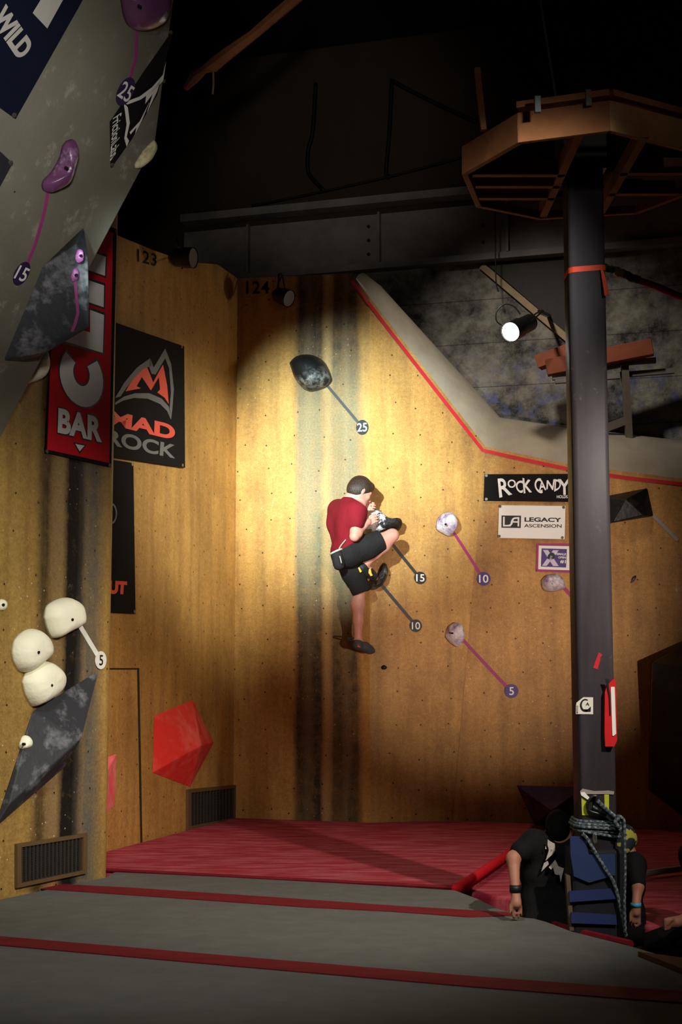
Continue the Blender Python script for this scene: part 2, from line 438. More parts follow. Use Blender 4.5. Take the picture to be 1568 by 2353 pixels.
LIPM = LIPG.out(LIPG.mix(LIPG.noise(_o, 5, 5, .7), lin((128, 116, 98)), lin((176, 164, 142))), .3, .55)
outer = [(848, 640, .42), (880, 664, .45), (1152, 962, .5), (1314, 985, .5), (1700, 1030, .5)]
vs = []; K = 10
for (p, (ox, oy, dy)) in zip(lipF, outer):
    q = at(ox, oy, p.y + dy)
    for k in range(K + 1):
        a = math.pi / 2 * k / K
        hor = 1 - math.cos(a); ver = math.sin(a)
        vs.append(V((p.x + (q.x - p.x) * (.5 * hor + .5 * ver), p.y + (q.y - p.y) * hor, p.z + (q.z - p.z) * ver)))
fs = [(i * (K + 1) + k, (i + 1) * (K + 1) + k, (i + 1) * (K + 1) + k + 1, i * (K + 1) + k + 1) for i in range(len(lipF) - 1) for k in range(K)]
o = mesh('lip', vs, fs, LIPM, wb, smooth=True); o['label'] = 'smooth grey rounded lip along the sloping top of the wall'
# red line under the lip
RL = [(808, 645), (845, 694), (900, 766), (960, 843), (1020, 920), (1080, 997), (1110, 1035), (1180, 1051), (1250, 1066), (1312, 1079), (1440, 1098), (1600, 1116)]
o = tape('red_line', [wp(x, y, .001) for x, y in RL], [wallf(x, y).n for x, y in RL], .03, REDTAPE, None, parent=wb)
o['label'] = 'red line following the sloping top edge'
# painted numbers
o = text('painted_number', '123', FA, [(315, 571), (360, 584), (359, 613), (315, 601)], BLACK, wa, .003, .02, 1.1); o['label'] = 'black stencilled 123'
o = text('painted_number', '124', FB1, box4(566, 646, 619, 675), BLACK, wb, .003, .02, 1.1); o['label'] = 'black stencilled 124'
# hatch door in the alcove wall
DG = plain('seam_dark', (45, 32, 20), .8)
dgap = decal('door_1', FA, [(238, 1535), (319, 1535), (327, 1960), (238, 1960)], DG, None, .001, .004); struct(dgap)
pts = [FA.hit(x, y, .014) for x, y in ((238, 1539), (315, 1539), (323, 1958), (238, 1958))]
sheet('door_panel', FA, pts, W_A, dgap, u0=5)

# building behind
g = N('weathered_concrete'); oc = g.obj()
c1 = g.mix(g.ramp(g.noise(oc, 3.2, 9, .75), .38, .64), lin((142, 135, 120)), lin((44, 42, 41)))
sepz = g.n('ShaderNodeSeparateXYZ', {0: oc}).outputs[2]
bl = g.math('MULTIPLY', g.ramp(g.noise(oc, 7, 6, .75), .5, .62), g.math('SUBTRACT', 1.0, g.ramp(sepz, 1.5, 2.2)))
c1 = g.mix(g.math('MULTIPLY', bl, .7), c1, lin((84, 92, 138)))
crs = g.n('ShaderNodeTexBrick', {'Vector': g.n('ShaderNodeVectorMath', {0: oc, 1: (1, 1, 0)}, operation='MULTIPLY').outputs[0]})
jz = g.math('FRACT', g.math('MULTIPLY', sepz, 2.4)); c1 = g.mix(g.math('MULTIPLY', g.math('LESS_THAN', jz, .02), .6), c1, lin((30, 28, 27)))
g.bump(g.noise(oc, 9, 6, .7), .6, .03)
CONC = g.out(c1, .85, .15)
DARKW = plain('dark_brown_wall', (54, 42, 30), .9, .3, 3)
p0 = FRW.hit(-900, 1200); p1 = FRW.hit(2300, 1200)
zc = FRW.hit(1000, 610).z
wr = struct(sheet('wall_rear', FRW, [zcol(p0, -.7), zcol(p1, -.7), zcol(p1, zc), zcol(p0, zc)], CONC))
sheet('upper_wall', FRW, [zcol(p0, zc), zcol(p1, zc), zcol(p1, 7.4), zcol(p0, 7.4)], DARKW, wr)
# steel girder along the building wall
STEEL = dusty('girder_steel', (128, 120, 114), (98, 92, 88), .4, .7, 2.5, .7, .1)
n_ = FRW.n; u_ = FRW.u if FRW.u.x > 0 else -FRW.u
def gird(px, py, off): return FRW.hit(px, py, off)
zb, zt = FRW.hit(873, 612).z, FRW.hit(873, 498).z
gl, gr_ = FRW.hit(430, 600), FRW.hit(1800, 600)
b = MB(); b.prism([zcol(gl, zb) + n_ * .05, zcol(gr_, zb) + n_ * .05, zcol(gr_, zt) + n_ * .05, zcol(gl, zt) + n_ * .05], n_ * .03)
gd = struct(b.build('trim_1', STEEL))
zf = FRW.hit(873, 470).z
b = MB()
b.prism([zcol(gl, zf - .045) + n_ * .02, zcol(gr_, zf - .045) + n_ * .02, zcol(gr_, zf + .03) + n_ * .02, zcol(gl, zf + .03) + n_ * .02], n_ * .17); b.build('flange', STEEL, gd)
b = MB()
b.prism([zcol(gl, zb - .06) + n_ * .02, zcol(gr_, zb - .06) + n_ * .02, zcol(gr_, zb) + n_ * .02, zcol(gl, zb) + n_ * .02], n_ * .12); b.build('flange', STEEL, gd)
for px in (578, 877, 1170):
    c_ = FRW.hit(px, 560); q = zcol(c_, zb); MB().prism([q + n_ * .08, q + u_ * .02 + n_ * .08, zcol(q + u_ * .02, zt) + n_ * .08, zcol(q, zt) + n_ * .08], n_ * .07).build('stiffener', STEEL, gd)
for px, py in ((848, 521), (848, 553), (848, 585), (1110, 520), (1111, 556)):
    MB().disc(FRW.hit(px, py, .08), n_, .016, .015).build('bolt', plain('bolt_dark', (30, 28, 27), .6), gd)
# sloping trim board on the concrete
b = MB(); a0 = FRW.hit(1108, 612, .02); a1 = FRW.hit(1330, 800, .02)
b.beam(a0, a1, .06, .05, n_); struct(b.build('trim_2', plain('pale_timber_trim', (150, 128, 96), .7)))
struct(MB().prism([FRW.hit(x, y, .01) for x, y in ((1120, 608), (1345, 590), (1345, 800), (1330, 790))], n_ * .02).build('trim_3', plain('dark_wall_zone', (58, 52, 46), .8)))  # thin dark sheet for the darker zone right of the sloping board
# floor, ceiling and far side walls
FLOORM = plain('dark_floor', (46, 38, 36), .8, .3, 3)
struct(MB().box((1.0, 6.5, -.25), 14, 17, .1).build('floor', FLOORM))
struct(MB().box((1.0, 6.5, 7.4), 14, 17, .1).build('ceiling', plain('black_ceiling', (16, 15, 14), .9)))
struct(MB().box((5.6, 6.5, 3.3), .1, 17, 8.2).build('wall_right', plain('black_side_wall', (16, 14, 13), .9)))
struct(MB().box((1.0, -2.0, 3.3), 14, .1, 8.2).build('wall_front', plain('black_front_wall', (14, 13, 13), .9)))

# ------------------------------------------------------------------ the leaning grey wall, upper left
h_ = V((.397, .918, 0)).normalized(); ow = V((h_.y, -h_.x, 0))
TH = math.radians(32); v_ = V((0, 0, 1)) * math.cos(TH) + ow * math.sin(TH)
P0 = FL.hit(0, 1010, .02)
n_o = h_.cross(v_); n_o = n_o if n_o.y < 0 else -n_o
FO = Facet(P0, n_o)
def plane_uv(px, py): q = FO.hit(px, py) - P0; return q.dot(h_), q.dot(v_)
def opt(s, t): return P0 + h_ * s + v_ * t
e1 = FO.hit(358, 328); e0 = FO.hit(-60, 1124); e2 = FO.hit(408, -60)
s2, t2 = plane_uv(408, -60)
poly = [e0, e1, e2, opt(s2, t2 + .6), opt(-3.2, t2 + .6), opt(-3.2, plane_uv(-60, 1124)[1])]
g = N('chalky_grey_panel'); oc = g.obj()
col = g.mix(g.ramp(g.noise(oc, 1.5, 4), .3, .7), lin((104, 101, 88)), lin((126, 122, 108)))
sm = g.math('MULTIPLY', g.ramp(g.noise(oc, 6, 6, .75), .58, .74), .5); col = g.mix(sm, col, lin((190, 186, 172)))
sp = g.n('ShaderNodeTexVoronoi', {'Vector': oc, 'Scale': 4.5, 'Randomness': .8}).outputs['Distance']
col = g.mix(g.math('LESS_THAN', sp, .035), col, lin((25, 22, 20)))
g.bump(g.noise(oc, 30, 4), .25, .006)
OVM = g.out(col, .7, .2)
back = -n_o * .16
ov = struct(MB().prism(poly, back).build('wall_leaning', OVM)); bevel(ov, .012)

# ------------------------------------------------------------------ crash mats
RED_MAT = fabric_mat('red_vinyl_mat', (158, 38, 54), (206, 118, 126), .7)
RED_DARK = fabric_mat('red_vinyl_stripe', (108, 14, 24), (140, 40, 50), .3)
GREY_MAT = fabric_mat('grey_canvas_mat', (94, 94, 89), (114, 113, 106), .4, (6, 6, 1))
def slab(name, pts, th, m, parent=None, bev=.02):
    b = MB().prism([V(p) for p in pts], V((0, 0, -th))); o = b.build(name, m, parent)
    if bev: bevel(o, bev, 3)
    return o
inset = .015
rm = [atz(246, 2001, 0), zcol(A + dL * .02 - FL.n * .0, 0) + V((-.25, .35, 0)), zcol(A2 + (B - A2) * -.35, 0) + FA.n * inset, zcol(B, 0) + FA.n * inset + FB1.n * inset,
      zcol(C, 0) + FB1.n * inset, zcol(D0, 0) + FB2.n * inset, atz(1228, 1892, 0), atz(1192, 1946, 0), atz(1052, 2042, 0)]
o = slab('crash_mat', rm, .195, RED_MAT); tag(o, 'large flat red crash mat in the corner below the climber', 'crash mat', 'red crash mats')
ed = MB().tube(spline([atz(1048, 2044, .0), atz(1120, 1996, .01), atz(1196, 1944, .0)], 6), .028, 10).build('edge_roll', REDP, o, True)
ed['label'] = 'bright red padded seam at the mat edge'
MB().tube([p + V((0, 0, .004)) for p in (rm[0], rm[8])], .012, 8).build('piping', RED_DARK, o)
zr = -.06
rr = [atz(1058, 2048, zr), atz(1140, 2058, zr), atz(1216, 2066, zr), atz(1330, 2068, zr), atz(1440, 2080, zr), atz(1480, 2125, zr), atz(1800, 2160, zr), V((5.2, 7.2, zr)), V((5.2, 11.7, zr)), zcol(gb, zr) + FB3.n * .03, atz(1330, 1906, zr), atz(1238, 1906, zr), atz(1202, 1956, zr)]
o = slab('crash_mat', rr, .135, RED_MAT); tag(o, 'sloping red crash mat on the right, behind the steel column', 'crash mat', 'red crash mats')
wl = [atz(1462, 2022, -.055), atz(1520, 2013, -.055), atz(1600, 2003, -.055)]
def drop(p): return p
o2 = MB().tube([p + V((0, 0, .03)) for p in wl], .02, 8).build('pale_pole', plain('pale_pole_mat', (150, 140, 118), .6))
tag(o2, 'pale thin pole lying across the dark red mat at right', 'pole')
gm = [A + dL * 3.2 + FL.n * .012, A + dL * .02 + FL.n * .012, atz(258, 2002, 0), atz(500, 2013, 0), atz(800, 2029, 0), atz(1052, 2044, 0), atz(1105, 2064, 0), atz(1150, 2086, 0), atz(1262, 2116, 0), atz(1320, 2138, 0),
      atz(1450, 2170, 0), atz(1568, 2205, 0), atz(1800, 2290, 0), V((1.6, 1.6, 0)), V((-1.9, 1.6, 0))]
gmo = slab('crash_mat', gm, .195, GREY_MAT, bev=.03); tag(gmo, 'wide grey canvas crash mat with red stripes in the foreground', 'crash mat')
def stripe(top_, bot):
    b = MB(); P = [atz(x, y, .001) for x, y in top_] + [atz(x, y, .001) for x, y in bot[::-1]]
    return b.prism(P, V((0, 0, .004))).build('red_stripe', RED_DARK, gmo)
stripe([(88, 2030), (300, 2041), (600, 2061), (900, 2082), (1120, 2095), (1165, 2097)], [(40, 2040), (150, 2047), (400, 2064), (700, 2085), (900, 2095), (1080, 2108), (1190, 2104)])
stripe([(-200, 2136), (0, 2153), (550, 2200), (1100, 2246), (1568, 2280), (1760, 2296)], [(-200, 2156), (0, 2173), (550, 2222), (1100, 2270), (1568, 2306), (1760, 2324)])
b = MB().tube([atz(1258, 2120, -.03), atz(1320, 2140, -.03), atz(1450, 2170, -.03)], .02, 8); b.build('red_edge', RED_DARK, gmo)
o = MB().prism([atz(x, y, .002) for x, y in ((1467, 2197), (1600, 2216), (1640, 2256), (1568, 2237))], V((0, 0, .02))).build('plank', plain('brown_plank', (84, 54, 32), .7))
tag(o, 'brown plank lying on the grey mat at the right edge', 'plank')

# ------------------------------------------------------------------ banners and signs
def scale_poly(p, k):
    cx = sum(x for x, y in p) / len(p); cy = sum(y for x, y in p) / len(p); return [(cx + (x - cx) * k, cy + (y - cy) * k) for x, y in p]
# red bar banner, left wall
bn = decal('banner', FL, [(128, 470), (267, 527), (254, 1074), (103, 1040)], VINYL, None, .006, .006)
tag(bn, 'tall red banner with a black border and big white letters on the left wall', 'banner')
decal('red_panel', FL, [(130, 482), (259, 536), (251, 1064), (108, 1033)], REDP, bn, .012, .002)
def carc(rx, ry, cy, a0, a1, n=20, sh=.29):
    r = []
    for i in range(n + 1):
        a = math.radians(a0 + (a1 - a0) * i / n); x = 187 + rx * math.cos(a); r.append((x, cy + ry * math.sin(a) + sh * (x - 187)))
    return r
cc = carc(50, 68, 866, -44, 224) + carc(19, 29, 858, 224, -44)
co = carc(53, 72, 866, -49, 229) + carc(16, 25, 858, 229, -49)
blk = [[(207, 712), (239, 724), (236, 811), (138, 781), (140, 742), (207, 764)], [(138, 622), (239, 656), (238, 706), (136, 672)], [(140, 555), (243, 590), (241, 634), (207, 622), (140, 600)]]
decal_multi('letter_outline', FL, [co] + [[(x + dx, y + dy) for (x, y), (dx, dy) in zip(p, [(-3 if x < 190 else 3, -5 if i in (0, 1) else 5) for i, (x, y) in enumerate(p)])] for p in blk], BLACK, bn, .0142, .001)
decal_multi('lettering', FL, [cc] + blk, WHITE, bn, .0155, .001)
text('lettering', 'BAR', FL, [(132, 933), (237, 957), (236, 1021), (130, 997)], BLACK, bn, .0142, .07, 1.05)
text('lettering', 'BAR', FL, [(134, 937), (234, 960), (234, 1017), (132, 994)], WHITE, bn, .0155, .045, 1.05)
decal('arrow', FL, [(168, 1016), (199, 1022), (183, 1043)], BLACK, bn, .0142, .001); decal('arrow', FL, [(173, 1020), (194, 1024), (183, 1037)], WHITE, bn, .0155, .001)
grommets(FL, [(107, 1037), (251, 1069), (265, 532)], bn, off=.012)
# black banner with orange fang mark
bn = decal('banner', FA, [(232, 730), (422, 796), (424, 1075), (232, 1046)], VINYL, None, .02, .006)
tag(bn, 'black banner with a red pointed mark and letters on the alcove wall', 'banner')
k = 1 / 2.8
def c2(p): return [(x * k, y * k + 500) for x, y in p]
decal('emblem', FA, c2([(807, 1118), (850, 1045), (940, 950), (965, 1010), (985, 1062), (1012, 1010), (1048, 945), (1075, 1080), (1085, 1200), (1060, 1160), (1012, 1125), (1030, 1105), (1022, 1025), (970, 1112), (912, 1025), (878, 1085), (905, 1098)]), ORANGEP, bn, .027, .002)
decal_multi('emblem', FA, [c2([(740, 1160), (800, 1060), (880, 965), (965, 905), (975, 955), (925, 970), (860, 1035), (805, 1105), (775, 1150)]),
    c2([(965, 905), (988, 965), (1062, 843), (1100, 940), (1118, 1100), (1108, 1230), (1100, 1300), (1092, 1230), (1100, 1120), (1088, 970), (1062, 905), (1000, 1010), (975, 1005), (955, 950)]),
    c2([(740, 1190), (800, 1150), (870, 1130), (960, 1130), (1040, 1165), (1085, 1215), (1100, 1300), (1075, 1245), (1030, 1200), (950, 1165), (860, 1160), (790, 1178), (740, 1205)])], GREYP, bn, .0275, .002)
text('lettering', 'MAD', FA, [(250, 941), (402, 977), (402, 1012), (246, 974)], ORANGEP, bn, .028, .045)
text('lettering', 'ROCK', FA, [(243, 984), (405, 1023), (402, 1054), (243, 1021)], GREYP, bn, .028, .03)
grommets(FA, [(417, 797), (419, 1069)], bn, off=.026)
# narrow black banner below it
bn = decal('banner', FA, [(232, 1052), (305, 1064), (310, 1410), (232, 1406)], VINYL, None, .008, .006)
tag(bn, 'narrow black banner with red letters hanging under the fang mark banner', 'banner')
text('lettering', 'OUT', FA, [(222, 1331), (292, 1336), (290, 1366), (222, 1364)], ORANGEP, bn, .016, .07)
ring = [(255 + 14 * math.cos(a), 1180 + 25 * math.sin(a)) for a in [2 * math.pi * i / 24 for i in range(25)]] + [(255 + 11 * math.cos(a), 1180 + 20 * math.sin(a)) for a in [-2 * math.pi * i / 24 for i in range(25)]]
decal('emblem', FA, ring, GREYP, bn, .016, .001)
grommets(FA, [(303, 1067), (308, 1405)], bn, off=.014)
# banners on the leaning wall
NAVY = plain('navy_vinyl', (15, 19, 36), .7, .2, 6, .1)
LG = plain('pale_grey_print', (170, 166, 158), .6, .1)
bn = decal('banner', FO, [(-240, 120), (-60, -210), (205, -35), (183, 8), (34, 272), (-60, 205)], NAVY, None, .006, .006)
tag(bn, 'dark navy banner with pale letters at the top left of the leaning grey wall', 'banner')
text('lettering', 'WILD', FO, [(13, 8), (78, 105), (43, 141), (-22, 44)], LG, bn, .014, .05)
decal('lettering', FO, [(75, 30), (108, 65), (155, -20), (125, -52)], LG, bn, .014, .002)
grommets(FO, [(32, 264)], bn, off=.012)
bn = decal('banner', FO, [(395, 72), (360, 215), (300, 320), (254, 384), (252, 280), (330, 165)], VINYL, None, .006, .006)
tag(bn, 'black diamond shaped banner with a pale zigzag mark on the leaning grey wall', 'banner')
text('lettering', 'FrictionLabs', FO, [(279, 258), (272, 345), (252, 372), (259, 272)], WHITE, bn, .014, .012)
k = 1 / 2.8
def c1_(p): return [(x * k, y * k) for x, y in p]
decal_multi('emblem', FO, [c1_([(795, 660), (900, 620), (980, 560), (1050, 480), (1068, 400), (1050, 520), (985, 585), (905, 640), (820, 672)]),
    c1_([(795, 660), (822, 690), (835, 790), (815, 880), (830, 905), (815, 945), (800, 890), (815, 800), (805, 720)]),
    c1_([(940, 620), (1000, 560), (1035, 510), (1010, 590), (945, 725), (985, 600), (935, 668)]),
    c1_([(835, 850), (900, 780), (960, 660), (915, 770), (870, 860), (880, 815), (840, 865)])], WHITE, bn, .014, .001)
grommets(FO, [(392, 74), (376, 186), (257, 378)], bn, off=.012, r=.01)
bn = decal('banner', FO, [(-60, 315), (0, 348), (27, 374), (0, 424), (-60, 520)], plain('slate_vinyl', (40, 40, 46), .5), None, .006, .006)
tag(bn, 'corner of a slate grey banner at the left edge of the picture', 'banner'); grommets(FO, [(24, 374)], bn, off=.012)
# three signs on the right wall
sg = decal('sign', FB3, [(1114, 1090), (1338, 1089), (1338, 1154), (1112, 1151)], VINYL, None, .008, .006)
tag(sg, 'long black sign with jagged white lettering beside the column', 'sign')
let = [('R', [(1144, 1100), (1166, 1098), (1178, 1136), (1148, 1144)]), ('O', box4(1167, 1102, 1186, 1121)), ('C', [(1184, 1107), (1203, 1103), (1202, 1134), (1188, 1130)]), ('K', [(1201, 1098), (1222, 1104), (1223, 1131), (1204, 1134)]),
       ('C', [(1228, 1102), (1244, 1097), (1248, 1136), (1230, 1128)]), ('A', [(1241, 1104), (1250, 1104), (1256, 1126), (1239, 1128)]), ('N', [(1257, 1104), (1276, 1101), (1272, 1126), (1256, 1124)]), ('D', [(1276, 1101), (1289, 1104), (1290, 1122), (1274, 1130)]), ('Y', [(1282, 1101), (1312, 1101), (1312, 1137), (1284, 1137)])]
text_many('lettering', let, FB3, WHITE, sg, .017, .02)
text('lettering', 'HOLDS', FB3, box4(1280, 1138, 1305, 1145), WHITE, sg, .017, .02)
grommets(FB3, [(1118, 1093), (1118, 1147)], sg, off=.014)
sg = decal('sign', FB3, [(1147, 1161), (1300, 1163), (1298, 1239), (1145, 1236)], plain('white_sign', (226, 222, 216), .5, .05, 3), None, .008, .005)
tag(sg, 'white rectangular sign with a black square logo and two lines of text', 'sign')
lk = 1 / 6.817
def c3(p): return [(x * lk + 1100, y * lk + 1080) for x, y in p]
decal('logo_box', FB3, c3([(362, 712), (668, 716), (662, 908), (360, 904)]), BLACK, sg, .0135, .001)
decal_multi('logo_letters', FB3, [c3([(386, 732), (412, 732), (410, 860), (470, 860), (500, 846), (510, 800), (530, 760), (560, 742), (640, 738), (638, 884), (612, 884), (614, 826), (540, 824), (530, 850), (500, 884), (384, 884)])], WHITE, sg, .015, .001)
decal_multi('logo_letters', FB3, [c3([(545, 800), (560, 770), (614, 762), (614, 802)])], BLACK, sg, .0165, .001)
text('lettering', 'LEGACY', FB3, c3([(722, 740), (1300, 748), (1300, 816), (720, 810)]), BLACK, sg, .0135, .035)
text('lettering', 'ASCENSION', FB3, c3([(716, 846), (1304, 850), (1302, 905), (716, 898)]), BLACK, sg, .0135, .015)
grommets(FB3, c3([(338, 570), (1334, 586), (1314, 1060), (326, 1038)]), sg, off=.012, m=plain('sign_screw', (70, 66, 62), .4, .2, 40, .5, .6), name='screw')
sg = decal('sign', FB3, c3([(945, 1185), (1430, 1195), (1424, 1570), (935, 1555)]), WHITE, None, .006, .004)
tag(sg, 'small purple and white sign with a pale X inside a magenta tape frame', 'sign')
fr = [c3(p) for p in ([(910, 1150), (1470, 1152), (1470, 1195), (908, 1187)], [(908, 1187), (945, 1187), (935, 1555), (895, 1592)], [(898, 1555), (1470, 1566), (1470, 1612), (895, 1592)])]
decal_multi('tape_frame', FB3, fr, MAGENTA, sg, .003, .003)
decal('panel', FB3, c3([(990, 1228), (1386, 1238), (1374, 1528), (978, 1512)]), PURPLEP, sg, .0105, .001)
decal_multi('logo_letter', FB3, [c3([(1010, 1252), (1090, 1254), (1258, 1505), (1170, 1505)]), c3([(1170, 1256), (1258, 1258), (1070, 1502), (995, 1500)])], plain('lilac_print', (196, 184, 206), .6, .05), sg, .012, .001)
decal('figure', FB3, c3([(1080, 1390), (1085, 1340), (1120, 1300), (1160, 1290), (1190, 1310), (1205, 1350), (1180, 1390), (1150, 1400), (1160, 1350), (1130, 1340), (1115, 1400)]), BLACK, sg, .0135, .001)
text('lettering', 'FEMALE', FB3, c3([(1205, 1296), (1372, 1304), (1370, 1338), (1203, 1330)]), WHITE, sg, .0135, .03)
text('lettering', 'OPEN', FB3, c3([(1252, 1352), (1372, 1355), (1370, 1388), (1250, 1384)]), WHITE, sg, .0135, .03)
text('lettering', '#1', FB3, c3([(1282, 1405), (1370, 1410), (1368, 1468), (1280, 1460)]), WHITE, sg, .0135, .03)

# ------------------------------------------------------------------ climbing holds
g = N('black_hold_resin'); oc = g.obj(); n1 = g.noise(oc, 15, 5, .65)
so3 = g.n('ShaderNodeSeparateXYZ', {0: oc}); low = g.ramp(g.math('SUBTRACT', g.math('MULTIPLY', so3.outputs[0], .35), so3.outputs[2]), .0, .07)
g.bump(g.math('MULTIPLY', n1, low), .6, .03)
BLKROCK = g.out(g.mix(g.math('MULTIPLY', low, g.ramp(n1, .42, .72)), lin((24, 23, 23)), lin((150, 145, 138))), .45, .35)
g = N('chalked_black_resin'); oc = g.obj(); n1 = g.noise(oc, 11, 6, .7); n2 = g.noise(oc, 45, 4)
ox = g.n('ShaderNodeSeparateXYZ', {0: oc}).outputs[0]
fch = g.ramp(g.math('SUBTRACT', g.math('ADD', g.math('MULTIPLY', n1, .8), g.math('MULTIPLY', n2, .25)), g.math('MULTIPLY', g.math('ADD', ox, .0), 1.9)), .46, .62)
g.bump(g.math('ADD', n1, g.math('MULTIPLY', n2, .5)), .6, .03)
CHALKY = g.out(g.mix(fch, lin((30, 29, 30)), lin((232, 226, 222))), .6, .35)
DARKH = dusty('worn_black_resin', (30, 29, 29), (140, 134, 126), .52, .72, 16, .5, .4, .5)
PURH = dusty('chalked_purple_resin', (126, 78, 138), (214, 204, 208), .36, .56, 10, .6, .4)
PURP2 = dusty('purple_resin', (98, 56, 92), (176, 150, 176), .55, .8, 9, .35, .2, .6)
CREAM = dusty('cream_resin', (242, 236, 210), (196, 186, 164), .62, .80, 13, .6, .2)
hold('climbing_hold', FB1, [(668, 835), (680, 821), (700, 815), (725, 818), (748, 834), (763, 866), (762, 880), (745, 893), (718, 900), (697, 892), (679, 868)], .2, BLKROCK,
     'big smooth black hold high on the wall above the tag 25', None, lump=.005, lscale=16, apex=(.02, -.02), power=.75)
h15 = hold('climbing_hold', FB2, [(838, 1178), (850, 1171), (864, 1180), (878, 1193), (895, 1197), (912, 1195), (918, 1207), (913, 1222), (885, 1229), (852, 1234), (834, 1222), (826, 1195)], .30, CHALKY,
     'large white-chalked black hold the climber hugs with both hands', None, lump=.03, lscale=9, power=.75)
hold('climbing_hold', FB2, [(845, 1341), (860, 1334), (872, 1318), (878, 1300), (884, 1294), (890, 1308), (887, 1328), (876, 1346), (860, 1356), (848, 1353)], .16, DARKH,
     'black crescent hold under the climber\'s raised foot', None, lump=.012, lscale=14)
hold('climbing_hold', FB2, [(1004, 1195), (1014, 1182), (1028, 1179), (1040, 1190), (1045, 1206), (1042, 1221), (1032, 1233), (1018, 1228), (1002, 1216)], .15, PURH,
     'chalky purple hold left of the white sign, topmost of the purple three', 'chalky purple holds', bolt=(1024, 1205), lump=.012, lscale=18, apex=(.03, .02))
hold('climbing_hold', FB2, [(1027, 1442), (1040, 1432), (1054, 1438), (1062, 1456), (1062, 1475), (1050, 1487), (1034, 1478), (1022, 1462)], .14, PURH,
     'chalky purple hold low on the wall, above the purple tag 5', 'chalky purple holds', bolt=(1039, 1455), lump=.016, lscale=22, apex=(.02, .03))
hold('climbing_hold', FB3, [(1244, 1335), (1254, 1323), (1270, 1320), (1286, 1322), (1296, 1336), (1298, 1351), (1285, 1357), (1262, 1360), (1247, 1354)], .13, PURH,
     'chalky purple hold under the small X sign beside the column', 'chalky purple holds', bolt=(1270, 1341), lump=.016, lscale=22)
hold('climbing_hold', FB2, [(876, 1532), (882, 1528), (888, 1531), (889, 1536), (883, 1539), (877, 1537)], .03, BLACK, 'tiny black foothold alone below the climber\'s lower foot', None)
hold('climbing_hold', FB3, [(1449, 1340), (1453, 1328), (1461, 1322), (1462, 1328), (1455, 1338)], .02, DARKH, 'tiny dark chipped hold to the right of the column', None)
GW = 'cream white holds on the left wall'
hold('climbing_hold', FL, [(98, 1418), (105, 1391), (130, 1376), (155, 1374), (176, 1390), (184, 1418), (180, 1435), (165, 1445), (145, 1455), (120, 1467), (107, 1450)], .11, CREAM, 'big cream hold at the top of the taped white tag 5', GW, bolt=(163, 1424), lump=.004, lscale=12, power=.7)
hold('climbing_hold', FL, [(24, 1500), (30, 1470), (55, 1447), (80, 1447), (100, 1465), (108, 1490), (104, 1506), (90, 1520), (62, 1543), (40, 1541), (28, 1522)], .11, CREAM, 'big cream hold leftmost of the three, touching the one below', GW, bolt=(85, 1499), lump=.004, lscale=12, power=.7)
hold('climbing_hold', FL, [(48, 1566), (60, 1536), (85, 1521), (110, 1522), (130, 1540), (137, 1562), (130, 1585), (110, 1605), (80, 1622), (68, 1620), (54, 1596)], .11, CREAM, 'big cream hold lowest of the three, above the dark volume', GW, bolt=(115, 1575), lump=.004, lscale=12, power=.7)
hold('climbing_hold', FL, [(-8, 1388), (0, 1377), (10, 1380), (13, 1392), (8, 1402), (-4, 1402)], .03, CREAM, 'small cream hold at the left picture edge', None, bolt=(4, 1390), lump=.002)
hold('climbing_hold', FL, [(100, 806), (104, 838), (92, 868), (62, 882), (40, 885), (48, 850), (70, 812)], .08, CREAM, 'pale cream hold tucked under the dark volume of the leaning wall', None, lump=.003, power=.7)
hold('climbing_hold', FO, [(352, 321), (357, 331), (340, 361), (313, 385), (309, 377), (328, 346)], .05, dusty('yellowish_resin', (206, 196, 150), (150, 120, 110), .5, .7, 12), 'long yellowish hold on the edge of the leaning grey wall', None, lump=.003)
GP = 'purple holds on the leaning grey wall'
hold('climbing_hold', FO, [(274, -20), (283, 38), (300, 64), (328, 66), (360, 46), (378, 8), (376, -30), (330, -50)], .12, PURP2, 'round purple hold cut by the top of the picture', GP, bolt=(318, 14), lump=.006)
hold('climbing_hold', FO, c1_([(425, 905), (465, 895), (474, 925), (468, 980), (440, 1080), (385, 1180), (310, 1228), (272, 1220), (272, 1165), (330, 1100), (380, 1010), (398, 940)]), .09, PURP2, 'long bean-shaped purple hold on the leaning grey wall', GP, bolt=(150, 385), lump=.008, lscale=10)

# tape runs and score tags
T25 = plain('dark_grey_tape', (62, 58, 56), .5)
TB = plain('black_tape', (22, 21, 21), .45)
TW = plain('white_tape', (220, 216, 206), .6, .08)
GT = 'tape lines from hold to score tag'
def wtape(a, b_, wd, m, label, n=10):
    P = [(a[0] + (b_[0] - a[0]) * i / n, a[1] + (b_[1] - a[1]) * i / n) for i in range(n + 1)]
    return tape('tape_strip', [wp(x, y) for x, y in P], [wallf(x, y).n for x, y in P], wd, m, label, GT)
wtape((750, 883), (823, 970), .024, T25, 'dark grey tape line from the high black hold to tag 25')
wtape((903, 1252), (958, 1320), .026, TB, 'black tape line running down to tag 15')
wtape((876, 1343), (948, 1428), .026, TB, 'black tape line running down to the black tag 10')
wtape((1041, 1221), (1104, 1318), .024, MAGENTA, 'magenta tape line running down to the purple tag 10')
wtape((1061, 1467), (1164, 1577), .026, MAGENTA, 'magenta tape line running down to the purple tag 5')
wtape((1296, 1350), (1345, 1404), .03, MAGENTA, 'magenta tape line going behind the steel column')
wtape((1499, 1182), (1558, 1242), .03, plain('greyish_tape', (150, 142, 132), .6), 'greyish tape line below the black wedge on the right')
tape('tape_strip', [FL.hit(180 + 42 * t, 1434 + 70 * t) for t in (0, .5, 1)], FL.n, .035, TW, 'white tape line from the top cream hold', GT)
PINK = plain('pink_tape', (150, 56, 112), .55, .15)
